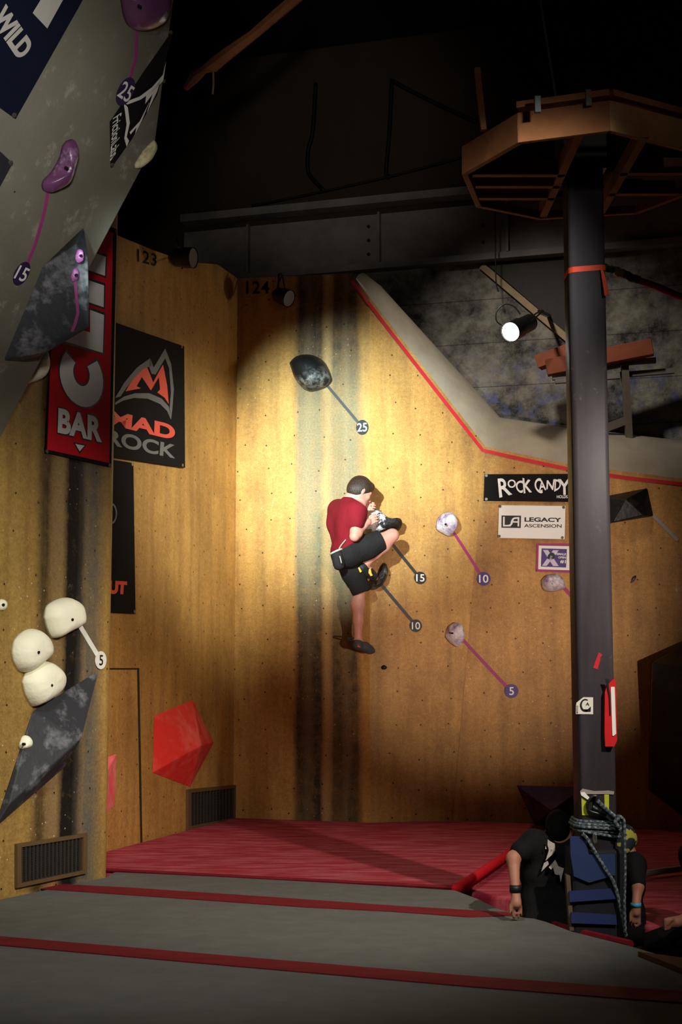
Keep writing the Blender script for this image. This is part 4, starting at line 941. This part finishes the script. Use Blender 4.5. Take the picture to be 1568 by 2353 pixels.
# ------------------------------------------------------------------ people: blended body surfaces
def smin(a, b_, k):
    h = np.maximum(k - np.abs(a - b_), 0) / k; return np.minimum(a, b_) - h * h * k * .25
class Body:
    def __init__(s, rs=1.0): s.p = []; s.cuts = []; s.rs = rs
    def cap(s, a, b_, r0, r1, k=.03): s.p.append(('c', V(a), V(b_), r0 * s.rs, r1 * s.rs, k * s.rs)); return s
    def ell(s, c, ax, rad, k=.03): s.p.append(('e', V(c), ax, tuple(r * s.rs for r in rad), k * s.rs)); return s
    def limb(s, pts, rs, k=.03):
        for i in range(len(pts) - 1): s.cap(pts[i], pts[i + 1], rs[i], rs[i + 1], k)
        return s
    def cut(s, p, n): s.cuts.append((V(p), V(n).normalized())); return s     # keeps the side n points away from
    def build(s, name, m, parent=None, h=.007):
        lo = np.full(3, 1e9); hi = -lo
        for q in s.p:
            if q[0] == 'c': pts = [(q[1], q[3]), (q[2], q[4])]
            else: pts = [(q[1], max(q[3]))]
            for c, r in pts:
                lo = np.minimum(lo, np.array(c) - r - .03); hi = np.maximum(hi, np.array(c) + r + .03)
        nn = np.ceil((hi - lo) / h).astype(int) + 1
        G_ = np.full(nn, .06, dtype=np.float32)
        axs = [lo[i] + h * np.arange(nn[i]) for i in range(3)]
        for q in s.p:
            k = q[-1]
            if q[0] == 'c': ext = [(q[1], q[3]), (q[2], q[4])]
            else: ext = [(q[1], max(q[3]))]
            l2 = np.min([np.array(c) - r - .06 for c, r in ext], 0); h2 = np.max([np.array(c) + r + .06 for c, r in ext], 0)
            i0 = np.maximum(((l2 - lo) / h).astype(int), 0); i1 = np.minimum(((h2 - lo) / h).astype(int) + 2, nn)
            sl = tuple(slice(i0[j], i1[j]) for j in range(3))
            X, Y, Z = np.meshgrid(axs[0][sl[0]], axs[1][sl[1]], axs[2][sl[2]], indexing='ij')
            if q[0] == 'c':
                a = np.array(q[1]); b_ = np.array(q[2]); ab = b_ - a; L2 = max(ab.dot(ab), 1e-9)
                t = np.clip(((X - a[0]) * ab[0] + (Y - a[1]) * ab[1] + (Z - a[2]) * ab[2]) / L2, 0, 1)
                d = np.sqrt((X - a[0] - t * ab[0]) ** 2 + (Y - a[1] - t * ab[1]) ** 2 + (Z - a[2] - t * ab[2]) ** 2) - (q[3] + t * (q[4] - q[3]))
            else:
                c = np.array(q[1]); rad = q[3]
                loc = [((X - c[0]) * ax[0] + (Y - c[1]) * ax[1] + (Z - c[2]) * ax[2]) / r for ax, r in zip(q[2], rad)]
                l = np.sqrt(loc[0] ** 2 + loc[1] ** 2 + loc[2] ** 2)
                d = (l - 1) * min(rad) * (.4 + .6 * np.clip(l, 0, 1)) if False else (l - 1) * (sum(rad) / 3)
            G_[sl] = smin(G_[sl], d.astype(np.float32), k)
        if s.cuts:
            X, Y, Z = np.meshgrid(*axs, indexing='ij')
            for p, n in s.cuts: G_ = np.maximum(G_, ((X - p.x) * n.x + (Y - p.y) * n.y + (Z - p.z) * n.z).astype(np.float32))
        # surface nets
        ins = G_ < 0
        S = [(i, j, k) for i in (0, 1) for j in (0, 1) for k in (0, 1)]
        def sub(A_, o): return A_[o[0]:A_.shape[0] - 1 + o[0], o[1]:A_.shape[1] - 1 + o[1], o[2]:A_.shape[2] - 1 + o[2]]
        cnt = sum(sub(ins, o).astype(np.int8) for o in S); mixed = (cnt > 0) & (cnt < 8)
        idx = np.full(mixed.shape, -1, dtype=np.int64); cells = np.argwhere(mixed); idx[mixed] = np.arange(len(cells))
        acc = np.zeros((len(cells), 3)); num = np.zeros(len(cells))
        vals = {o: sub(G_, o)[mixed] for o in S}
        for o in S:
            for ax in range(3):
                if o[ax] == 0:
                    o2 = list(o); o2[ax] = 1; o2 = tuple(o2); va, vb = vals[o], vals[o2]
                    cr = (va < 0) != (vb < 0); t = np.where(cr, va / np.where(cr, va - vb, 1), 0)
                    pt = np.array(o, float)[None, :].repeat(len(cells), 0); pt[:, ax] += t
                    acc += pt * cr[:, None]; num += cr
        verts = (cells + acc / num[:, None]) * h + lo
        quads = []
        for ax in range(3):
            b1, b2 = [(1, 2), (2, 0), (0, 1)][ax]
            s0 = [slice(None)] * 3; s1 = [slice(None)] * 3; s0[ax] = slice(0, -1); s1[ax] = slice(1, None)
            cr = ins[tuple(s0)] != ins[tuple(s1)]
            E = np.argwhere(cr); ok = (E[:, b1] > 0) & (E[:, b2] > 0) & (E[:, b1] < idx.shape[b1]) & (E[:, b2] < idx.shape[b2]); E = E[ok]
            sgn = ins[tuple(E.T)]
            def gi(d1, d2):
                e = E.copy(); e[:, b1] += d1; e[:, b2] += d2; return idx[tuple(e.T)]
            q = np.stack([gi(-1, -1), gi(0, -1), gi(0, 0), gi(-1, 0)], 1)
            q[~sgn] = q[~sgn][:, ::-1]; quads.append(q)
        q = np.concatenate(quads); q = q[(q >= 0).all(1)]
        o = mesh(name, verts, q.tolist(), m, parent, smooth=True)
        sm = o.modifiers.new('relax', 'SMOOTH'); sm.factor = .5; sm.iterations = 3
        return o
def frame(f, up):
    f = V(f).normalized(); l = V(up).cross(f).normalized(); u = f.cross(l); return f, l, u
def head(bd, c, f, l, u, s=1.0):
    q = s * bd.rs
    def L(a, b_, d): return c + f * (a * q) + l * (b_ * q) + u * (d * q)
    ax = (f, l, u)
    bd.ell(L(-.008, 0, .022), ax, (.095 * s, .074 * s, .092 * s), .02)
    bd.ell(L(.03, 0, -.03), ax, (.062 * s, .058 * s, .075 * s), .03)
    bd.cap(L(.045, 0, -.07), L(.068, 0, -.088), .034 * s, .022 * s, .03)
    for k in (-1, 1):
        bd.cap(L(.0, k * .045, -.045), L(.055, k * .018, -.088), .022 * s, .018 * s, .03)       # jaw
        bd.cap(L(.078, k * .016, .018), L(.07, k * .044, .014), .013 * s, .012 * s, .015)        # brow
        bd.ell(L(.062, k * .038, -.025), ax, (.022 * s, .022 * s, .02 * s), .02)                 # cheek
        bd.ell(L(-.005, k * .077, -.008), ax, (.017 * s, .009 * s, .031 * s), .006)              # ear
    bd.limb([L(.082, 0, .008), L(.096, 0, -.018), L(.108, 0, -.032)], [.009 * s, .010 * s, .012 * s], .012)
    for k in (-1, 1): bd.cap(L(.094, k * .011, -.036), L(.098, k * .008, -.036), .009 * s, .008 * s, .008)
    bd.cap(L(.082, -.018, -.058), L(.082, .018, -.058), .009 * s, .009 * s, .008)                # lips
    bd.cap(L(.079, -.015, -.068), L(.079, .015, -.068), .009 * s, .009 * s, .008)
    return L
SKING = N('skin'); _o = SKING.obj()
SKIN = SKING.out(SKING.mix(SKING.noise(_o, 14, 4), lin((188, 124, 106)), lin((204, 146, 128))), .5, .35)
SKING.b.inputs['Subsurface Weight'].default_value = .08; SKING.b.inputs['Subsurface Radius'].default_value = (.012, .005, .003)
def cloth(name, c, var=.3, sc=9):
    g = N(name); o = g.obj(); n1 = g.noise(g.vecscale(o, (1, 1, .6)), sc, 4, .6)
    g.bump(g.math('ADD', n1, g.math('MULTIPLY', g.noise(o, 260, 2), .05)), .55, .03)
    c = lin(c); return g.out(g.mix(n1, tuple(x * (1 - var) for x in c), tuple(x * (1 + var) for x in c)), .85, .15)
TEE = cloth('red_tshirt_cotton', (114, 18, 28), .28, 6); SHORT = cloth('black_shorts_cloth', (34, 31, 31), .3); HAIRG = N('brown_hair'); _o = HAIRG.obj()
hn = HAIRG.noise(HAIRG.vecscale(_o, (40, 40, 8)), 3, 4); HAIRG.bump(hn, .7, .01)
HAIR = HAIRG.out(HAIRG.mix(hn, lin((30, 18, 11)), lin((62, 40, 25))), .5, .4)
SHOE = plain('shoe_black_rubber', (38, 38, 38), .55); SHOEY = plain('shoe_yellow', (226, 184, 60), .6, .1); SHOEG = plain('shoe_grey', (66, 66, 66), .6)

def J(px, py, d):               # a point d metres in front of the wall
    r = ray(px, py); w_ = (FB1 if px < 845 else FB2).hit(px, py); L_ = (w_ - EYE).length; k = d / r.normalized().y
    return EYE + r.normalized() * (L_ - k)
cl = empty('person', J(800, 1500, .3), 'climber in a red T-shirt and black shorts clinging to the lit wall', 'person')
sh = J(821, 1172, .47); el = J(815, 1233, .54); wr_ = J(836, 1209, .43); palm = J(844, 1200, .38)
shl = J(776, 1170, .24); ell_ = J(808, 1204, .20); wrl = J(824, 1172, .28); pall = J(833, 1166, .29)
hipr = J(804, 1274, .42); kn = J(902, 1230, .34); an = J(842, 1294, .30)
hipl = J(798, 1284, .30); knl = J(828, 1352, .27); anl = J(823, 1470, .23)
hc = J(828, 1129, .36)
f_, l_, u__ = frame((.80, .36, -.42), (.2, .1, 1))
neck = J(806, 1152, .38)
chest = [(J(786, 1180, .27), J(811, 1180, .42)), (J(784, 1203, .29), J(806, 1205, .42)), (J(791, 1232, .32), J(803, 1232, .42)), (J(796, 1258, .34), J(804, 1262, .43))]
rads = [.098, .1, .088, .088]
def torso(bd, inf=0.0, last=4):
    for i in range(last):
        a, c_ = chest[i]; bd.cap(a, c_, rads[i] + inf, rads[i] + inf, .05)
    for i in range(last - 1):
        for q in (0, 1): bd.cap(chest[i][q], chest[i + 1][q], rads[i] - .012 + inf, rads[i + 1] - .012 + inf, .04)
    bd.cap(shl, chest[0][0], .055 + inf, .08 + inf, .05); bd.cap(sh, chest[0][1], .055 + inf, .085 + inf, .05)
    bd.cap(neck, (chest[0][0] + chest[0][1]) / 2, .055 + inf, .09 + inf, .06)
bd = Body()
LH = head(bd, hc, f_, l_, u__)
bd.limb([hc - f_ * .03 - u__ * .05, neck], [.054, .06], .03)
torso(bd)
bd.ell(J(792, 1272, .40), (V((1, 0, 0)), V((0, 1, 0)), V((0, 0, 1))), (.1, .11, .1), .05)
bd.limb([sh, sh.lerp(el, .5), el], [.050, .045, .036], .03); bd.limb([el, el.lerp(wr_, .3), wr_], [.036, .039, .026], .02); bd.limb([wr_, palm], [.027, .034], .02)
bd.limb([shl, ell_], [.05, .04], .03); bd.limb([ell_, wrl], [.042, .027], .02); bd.limb([wrl, pall], [.026, .032], .015)
def fingers(bd, base, dirs, side, lens, curl, thumb):
    q = bd.rs
    for i, L_ in enumerate(lens):
        L_ = L_ * q; b0 = base + side * ((i - 1.5) * .0195 * q) + dirs * (.028 * q); b1 = b0 + dirs * (L_ * .45); b2 = b1 + (dirs + curl * .3).normalized() * (L_ * .32); b3 = b2 + (dirs + curl * .8).normalized() * (L_ * .26)
        bd.limb([b0 - dirs * (.012 * q), b1, b2, b3], [.0092, .0086, .008, .007], .004)
    t0 = base - side * (.032 * q); bd.limb([t0, t0 + thumb * (.03 * q), t0 + thumb * (.05 * q) + dirs * (.014 * q)], [.012, .0105, .009], .008)
fingers(bd, palm, V((.82, .2, .5)).normalized(), V((.45, .1, -.8)).normalized(), (.072, .08, .076, .062), V((.5, .8, -.2)).normalized(), V((.1, -.1, .95)).normalized())
fingers(bd, pall, V((.9, .12, .16)).normalized(), V((.12, -.2, -.95)).normalized(), (.074, .082, .076, .062), V((.6, .5, -.35)).normalized(), V((.6, -.4, .2)).normalized())
def leg(bd, hip, kne, ank, calf):
    bd.limb([hip, hip.lerp(kne, .5), kne], [.086, .068, .049], .03)
    m1 = kne.lerp(ank, .32) + calf * .016; bd.limb([kne, m1, kne.lerp(ank, .62) + calf * .008, ank], [.048, .052, .04, .029], .03)
leg(bd, hipr, kn, an, V((-.2, -.2, -.9))); leg(bd, hipl, knl, anl, V((-.8, -.3, 0)))
toe_r = J(864, 1328, .22); heel_r = J(832, 1305, .32)
toe_l = J(858, 1496, .13); heel_l = J(822, 1482, .25)
bd.limb([an, heel_r, heel_r.lerp(toe_r, .5) + V((0, 0, .01)), toe_r], [.031, .03, .034, .02], .03)
bd.limb([anl, heel_l, heel_l.lerp(toe_l, .5) + V((0, 0, .008)), toe_l], [.031, .03, .032, .018], .03)
bd.build('body', SKIN, cl, .0055)
# hair
hr = Body(); ax = (f_, l_, u__)
hr.ell(LH(-.010, 0, .026), ax, (.104, .083, .101), .02); hr.ell(LH(-.03, 0, -.012), ax, (.080, .074, .075), .03)
hr.cap(LH(.062, -.03, .072), LH(.062, .03, .072), .026, .026, .03)
hr.cut(LH(.088, 0, .034), (f_ * .62 - u__ * .78))
hr.build('hair', HAIR, cl, .006)
for k in (-1, 1):
    MB().tube([LH(.072, k * .032, .002), LH(.082, k * .032, .002)], [.011, .005], 10).build('eye', plain('eye_white', (220, 214, 205), .3, .03), cl, True)
# T-shirt
ts = Body(); torso(ts, .012, 4)
ts.limb([sh, sh.lerp(el, .5)], [.067, .064], .04); ts.limb([shl, shl.lerp(ell_, .6)], [.064, .06], .04)
ts.ell(J(792, 1270, .40), (V((1, 0, 0)), V((0, 1, 0)), V((0, 0, 1))), (.113, .123, .11), .05); hm = (J(768, 1276, .4), J(812, 1252, .4)); ts.cut((hm[0] + hm[1]) / 2, -(hm[1] - hm[0]).normalized().cross(V((0, 1, 0))))
nk = neck + V((.02, 0, .03)); 
ts.cut(hc.lerp(neck, .74), (hc - neck).normalized() * .8 + V((.1, 0, .3)))
ts.build('t_shirt', TEE, cl, .006)
# shorts
so = Body()
for i in (2, 3):
    a, c_ = chest[i]; so.cap(a, c_, rads[i] + .006, rads[i] + .008, .04)
so.ell(J(792, 1274, .40), (V((1, 0, 0)), V((0, 1, 0)), V((0, 0, 1))), (.112, .122, .108), .05)
sr = hipr.lerp(kn, .80); so.limb([hipr, hipr.lerp(kn, .4), sr], [.105, .098, .088], .04)
w1 = (J(765, 1262, .4), J(812, 1240, .4)); nw = (w1[1] - w1[0]).normalized().cross(V((0, 1, 0))); so.cut((w1[0] + w1[1]) / 2, nw)
so.cut(sr - (sr - hipr).normalized() * .02, (kn - hipr))
so1 = so.build('shorts', SHORT, cl, .006)
sl_ = Body(); sll = hipl.lerp(knl, 1.35); sl_.limb([hipl, hipl.lerp(knl, .5), hipl.lerp(knl, 1.0), sll], [.104, .092, .072, .068], .04); sl_.cut(J(829, 1364, .27), V((.36, 0, -.93)))
sl_.build('shorts_leg', SHORT, so1, .006)
# shoes
def shoe(heel, toe, ank, m, parent, h=.005):
    s = Body(); md = heel.lerp(toe, .5) + V((0, 0, .006)); s.limb([heel, md, heel.lerp(toe, .8), toe], [.037, .037, .03, .016], .03); s.cap(heel + V((0, 0, .005)), heel.lerp(ank, .45), .038, .037, .02)
    return s.build('climbing_shoe', m, parent, h)
s1 = shoe(heel_r, toe_r, an, SHOE, cl); s1['label'] = 'black climbing shoe with yellow flashes'
s2 = shoe(heel_l, toe_l, anl, SHOEG, cl); s2['label'] = 'dark grey climbing shoe with a heel loop'
def facing(p, d=.04): return p - (p - EYE).normalized() * d
def flash(pxs, dep, m, nm, par): 
    P = [J(x, y, dep) for x, y in pxs]; MB().prism(P, V((0, .02, 0))).build(nm, m, par)
flash([(823, 1305), (826, 1303), (832, 1313), (828, 1316)], .366, SHOEY, 'yellow_flash', s1)
flash([(848, 1308), (852, 1305), (854, 1316), (857, 1322), (852, 1324), (847, 1316)], .345, SHOEY, 'yellow_flash', s1)
flash([(821, 1482), (828, 1485), (829, 1488), (823, 1487)], .291, ORANGEP, 'pink_mark', s2)
MB().tube(spline([heel_l + V((-.03, 0, .03)), heel_l + V((-.075, -.01, .045)), heel_l + V((-.08, -.01, .055)), heel_l + V((-.03, 0, .055))], 5), .006, 6).build('heel_loop', SHOE, s2, True)
# chalk bag
cbg = empty('chalk_bag', J(777, 1285, .56), 'black chalk bag with a pale rim hanging at the climber\'s back', 'bag')
t0, t1_ = J(773, 1268, .545), J(781, 1307, .545); axd = (t1_ - t0).normalized()
MB().tube([t0, t0.lerp(t1_, .25), t0.lerp(t1_, .75), t0.lerp(t1_, .95), t1_ + axd * .008], [.044, .046, .047, .039, .018], 20).build('pouch', cloth('bag_cloth', (44, 38, 40), .2), cbg, True)
ringp = [t0 + (V((1, 0, 0)) * math.cos(a) + axd.cross(V((1, 0, 0))) * math.sin(a)) * .045 + V((0, 0, .02 * math.cos(a))) for a in [2 * math.pi * i / 24 for i in range(25)]]
MB().tube(ringp, .008, 8).build('rim', plain('fleece_rim', (170, 162, 152), .9), cbg, True)
MB().tube(spline([J(795, 1240, .545), J(785, 1252, .56), J(779, 1262, .56)], 5), .006, 6).build('belt', plain('bag_belt', (150, 132, 118), .8), cbg, True)
MB().tube(spline([J(781, 1278, .62), J(783, 1285, .625), J(785, 1294, .62)], 4), .005, 6).build('draw_cord', MC['fleece_rim'], cbg, True)

# seated people in the dark by the column
def K_(px, py, Y): return at(px, py, Y)
DKT = cloth('black_tshirt_cloth', (17, 15, 16), .3); BH = plain('black_hair', (12, 10, 9), .85, .3, 40, .1)
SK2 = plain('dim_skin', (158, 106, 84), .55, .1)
p1 = empty('person', K_(1270, 2150, 7.3), 'person in a black T-shirt with a pale print sitting beside the column', 'person')
Y1 = 7.3
hd = K_(1284, 1904, Y1 + .02)
f2, l2, u2 = frame((.35, .9, -.25), (0, .1, 1))
shL, shR = K_(1226, 1932, Y1), K_(1318, 1940, Y1 + .08); elb = K_(1180, 1972, Y1 - .08); wrp = K_(1185, 2048, Y1 - .16); hnd = K_(1187, 2075, Y1 - .18)
bd = Body(KC); LH2 = head(bd, hd, f2, l2, u2, .95)
nk2 = K_(1280, 1936, Y1); bd.limb([hd - u2 * .04 - f2 * .015, nk2], [.05, .055])
spine = [K_(1276, 1955, Y1 + .03), K_(1272, 2010, Y1 + .03), K_(1268, 2070, Y1 + .02), K_(1268, 2125, Y1)]
TW2 = 1.0
def torso2(b_, inf=0):
    for i, (w_, r) in enumerate(((.12, .105), (.11, .1), (.1, .1), (.1, .115))):
        w_ *= TW2; b_.cap(spine[i] - V((w_ * KC, 0, 0)), spine[i] + V((w_ * KC, 0, 0)), r * (.5 + TW2 / 2) + inf, r * (.5 + TW2 / 2) + inf, .06)
    b_.cap(shL, spine[0], .055 + inf, .08 + inf, .05); b_.cap(shR, spine[0], .055 + inf, .08 + inf, .05)
torso2(bd)
bd.limb([shL, elb], [.052, .042]); bd.limb([elb, wrp], [.043, .029]); bd.limb([wrp, hnd], [.028, .036], .02)
fingers(bd, hnd, V((.05, .1, -1)).normalized(), V((1, .1, 0)).normalized(), (.07, .078, .074, .06), V((0, .6, -.2)), V((-.2, -.2, -.8)).normalized())
bd.limb([shR, K_(1330, 2000, Y1 + .15)], [.052, .042])
for k in (-1, 1): bd.limb([spine[3] + V((k * .08, .0, -.01)), spine[3] + V((k * .11, .22, .07)), spine[3] + V((k * .10, .28, -.07))], [.09, .065, .04], .04)
bd.build('body', SK2, p1, .009)
b_ = Body(KC); torso2(b_, .013); b_.limb([shL, shL.lerp(elb, .62)], [.07, .072], .04); b_.limb([shR, K_(1330, 2000, Y1 + .15)], [.068, .06], .04)
tee2 = b_.build('t_shirt', DKT, p1, .009)
hr = Body(KC); hr.ell(LH2(-.012, 0, .024), (f2, l2, u2), (.103, .083, .1), .02); hr.ell(LH2(-.04, 0, -.03), (f2, l2, u2), (.07, .07, .075), .03); hr.cut(LH2(.07, 0, .03), f2 * .75 - u2 * .6)
hr.build('hair', BH, p1, .008)
bw = Body(KC); MB().tube([wrp + V((0, 0, .03)), wrp + V((0, 0, -.005))], .029, 16).build('wristband', BLACK, p1, True)
lg = MB().tube([spine[3] + V((-.08, .0, -.01)), spine[3] + V((-.11, .22, .07)), spine[3] + V((-.10, .28, -.07))], [.08, .065, .05], 14).build('trousers', DKT, p1, True)
MB().tube([spine[3] + V((.08, .0, -.01)), spine[3] + V((.11, .22, .07)), spine[3] + V((.10, .28, -.07))], [.08, .065, .05], 14).build('trousers', DKT, p1, True)
pr = plain('shirt_print', (170, 160, 150), .8, .4, 60)
FP1 = Facet(K_(1268, 2000, Y1 - .092), (-.05, -1, .02))
polys = [[(320, 600), (345, 620), (385, 640), (390, 700), (365, 740), (330, 770), (300, 800), (330, 700), (318, 650)], [(285, 820), (320, 800), (330, 830), (290, 870), (260, 900)], [(390, 790), (420, 850), (470, 870), (455, 930), (440, 1000), (430, 930), (400, 930), (385, 920), (370, 860), (350, 880), (330, 860)], [(300, 660), (310, 690), (296, 690)], [(345, 690), (370, 700), (350, 720)]]
decal_multi('print', FP1, [[c7(*q) for q in p] for p in polys], pr, tee2, .0, .004)
# second spectator behind the column
p2 = empty('person', K_(1435, 2160, 7.45), 'person in dark clothes and a camouflage cap behind the column', 'person')
Y2 = 7.45; TW2 = .55; hd = K_(1434, 1938, Y2); f2, l2, u2 = frame((.5, .8, -.35), (0, .1, 1))
bd = Body(KC); LH3 = head(bd, hd, f2, l2, u2, .95); spine = [K_(1432, 1992, Y2), K_(1432, 2040, Y2), K_(1434, 2095, Y2), K_(1434, 2140, Y2)]
shL, shR = K_(1398, 1985, Y2), K_(1458, 1985, Y2 - .05); torso2(bd); bd.limb([hd - u2 * .04, spine[0]], [.05, .06])
e2b = K_(1466, 2035, Y2 - .15); w2b = K_(1462, 2080, Y2 - .2); h2b = K_(1462, 2096, Y2 - .2)
bd.limb([shR, e2b], [.05, .04]); bd.limb([e2b, w2b], [.04, .028]); bd.limb([w2b, h2b], [.028, .034], .02)
fingers(bd, h2b, V((.0, .0, -1)), V((1, .1, 0)).normalized(), (.07, .078, .074, .06), V((0, .6, -.2)), V((-.2, -.2, -.8)).normalized())
bd.build('body', SK2, p2, .009)
b_ = Body(KC); torso2(b_, .013); b_.limb([shR, shR.lerp(e2b, .9)], [.066, .056], .04); b_.build('t_shirt', DKT, p2, .009)
g = N('camouflage_cloth'); oc = g.obj(); nz = g.noise(oc, 22, 2)
CAMO = g.out(g.mix(g.ramp(nz, .52, .56), lin((28, 38, 40)), lin((150, 146, 60))), .8, .2)
cp = Body(KC); cp.ell(LH3(-.012, 0, .03), (f2, l2, u2), (.108, .09, .1), .02); cp.ell(LH3(-.06, 0, -.03), (f2, l2, u2), (.06, .075, .08), .03); cp.cut(LH3(.09, 0, .03), f2 * .55 - u2 * .7)
cp.build('cap', CAMO, p2, .008)
MB().tube([w2b + V((0, 0, .012)), w2b + V((0, 0, -.008))], .027, 16).build('wristband', plain('blue_band', (60, 150, 190), .5), p2, True)
# third spectator at the edge, only a fist shows
p3 = empty('person', K_(1600, 2200, 7.0), 'dark figure at the right edge with one pale fist showing', 'person')
TW2 = 1.0; Y3 = 7.0; bd = Body(KC); fist = K_(1542, 2120, Y3)
fa = K_(1590, 2105, Y3 + .05); bd.limb([fa, fist + V((.03, 0, .004))], [.038, .03]); bd.cap(fist + V((.027, 0, 0)), fist + V((-.004, 0, 0)), .036, .036, .02)
for i in range(4):
    kz = .023 - i * .0155; b0 = fist + V((-.012, -.023, kz)); bd.limb([b0, b0 + V((-.022, -.006, -.005)), b0 + V((-.023, .017, -.011)), b0 + V((-.006, .022, -.012))], [.0105, .010, .009, .008], .006)
bd.limb([fist + V((.008, -.027, .023)), fist + V((-.015, -.035, .015)), fist + V((-.022, -.035, -.002))], [.012, .011, .009], .008)
hd3 = K_(1640, 1890, Y3 + .2); f3, l3, u3 = frame((-.6, .6, -.1), (0, 0, 1)); LH4 = head(bd, hd3, f3, l3, u3)
spine = [K_(1650, 1970, Y3 + .2), K_(1650, 2040, Y3 + .2), K_(1650, 2110, Y3 + .2), K_(1650, 2160, Y3 + .2)]; shL, shR = spine[0] + V((-.13, 0, .015)), spine[0] + V((.13, 0, .015))
torso2(bd); bd.limb([hd3 - u3 * .05, spine[0]], [.05, .06]); bd.limb([shL, fa + V((.03, .0, .0))], [.05, .04])
bd.build('body', SK2, p3, .009)
b_ = Body(KC); torso2(b_, .013); b_.limb([shL, fa + V((.02, 0, 0))], [.066, .056], .04); b_.build('jacket', DKT, p3, .009)
MB().tube([spine[3] + V((0, .0, 0)), spine[3] + V((-.2, -.03, .03)), spine[3] + V((-.36, .0, -.02))], [.08, .065, .05], 14).build('trousers', DKT, p3, True)
hr = Body(KC); hr.ell(LH4(-.012, 0, .024), (f3, l3, u3), (.103, .083, .1), .02); hr.cut(LH4(.07, 0, .03), f3 * .75 - u3 * .6); hr.build('hair', BH, p3, .008)
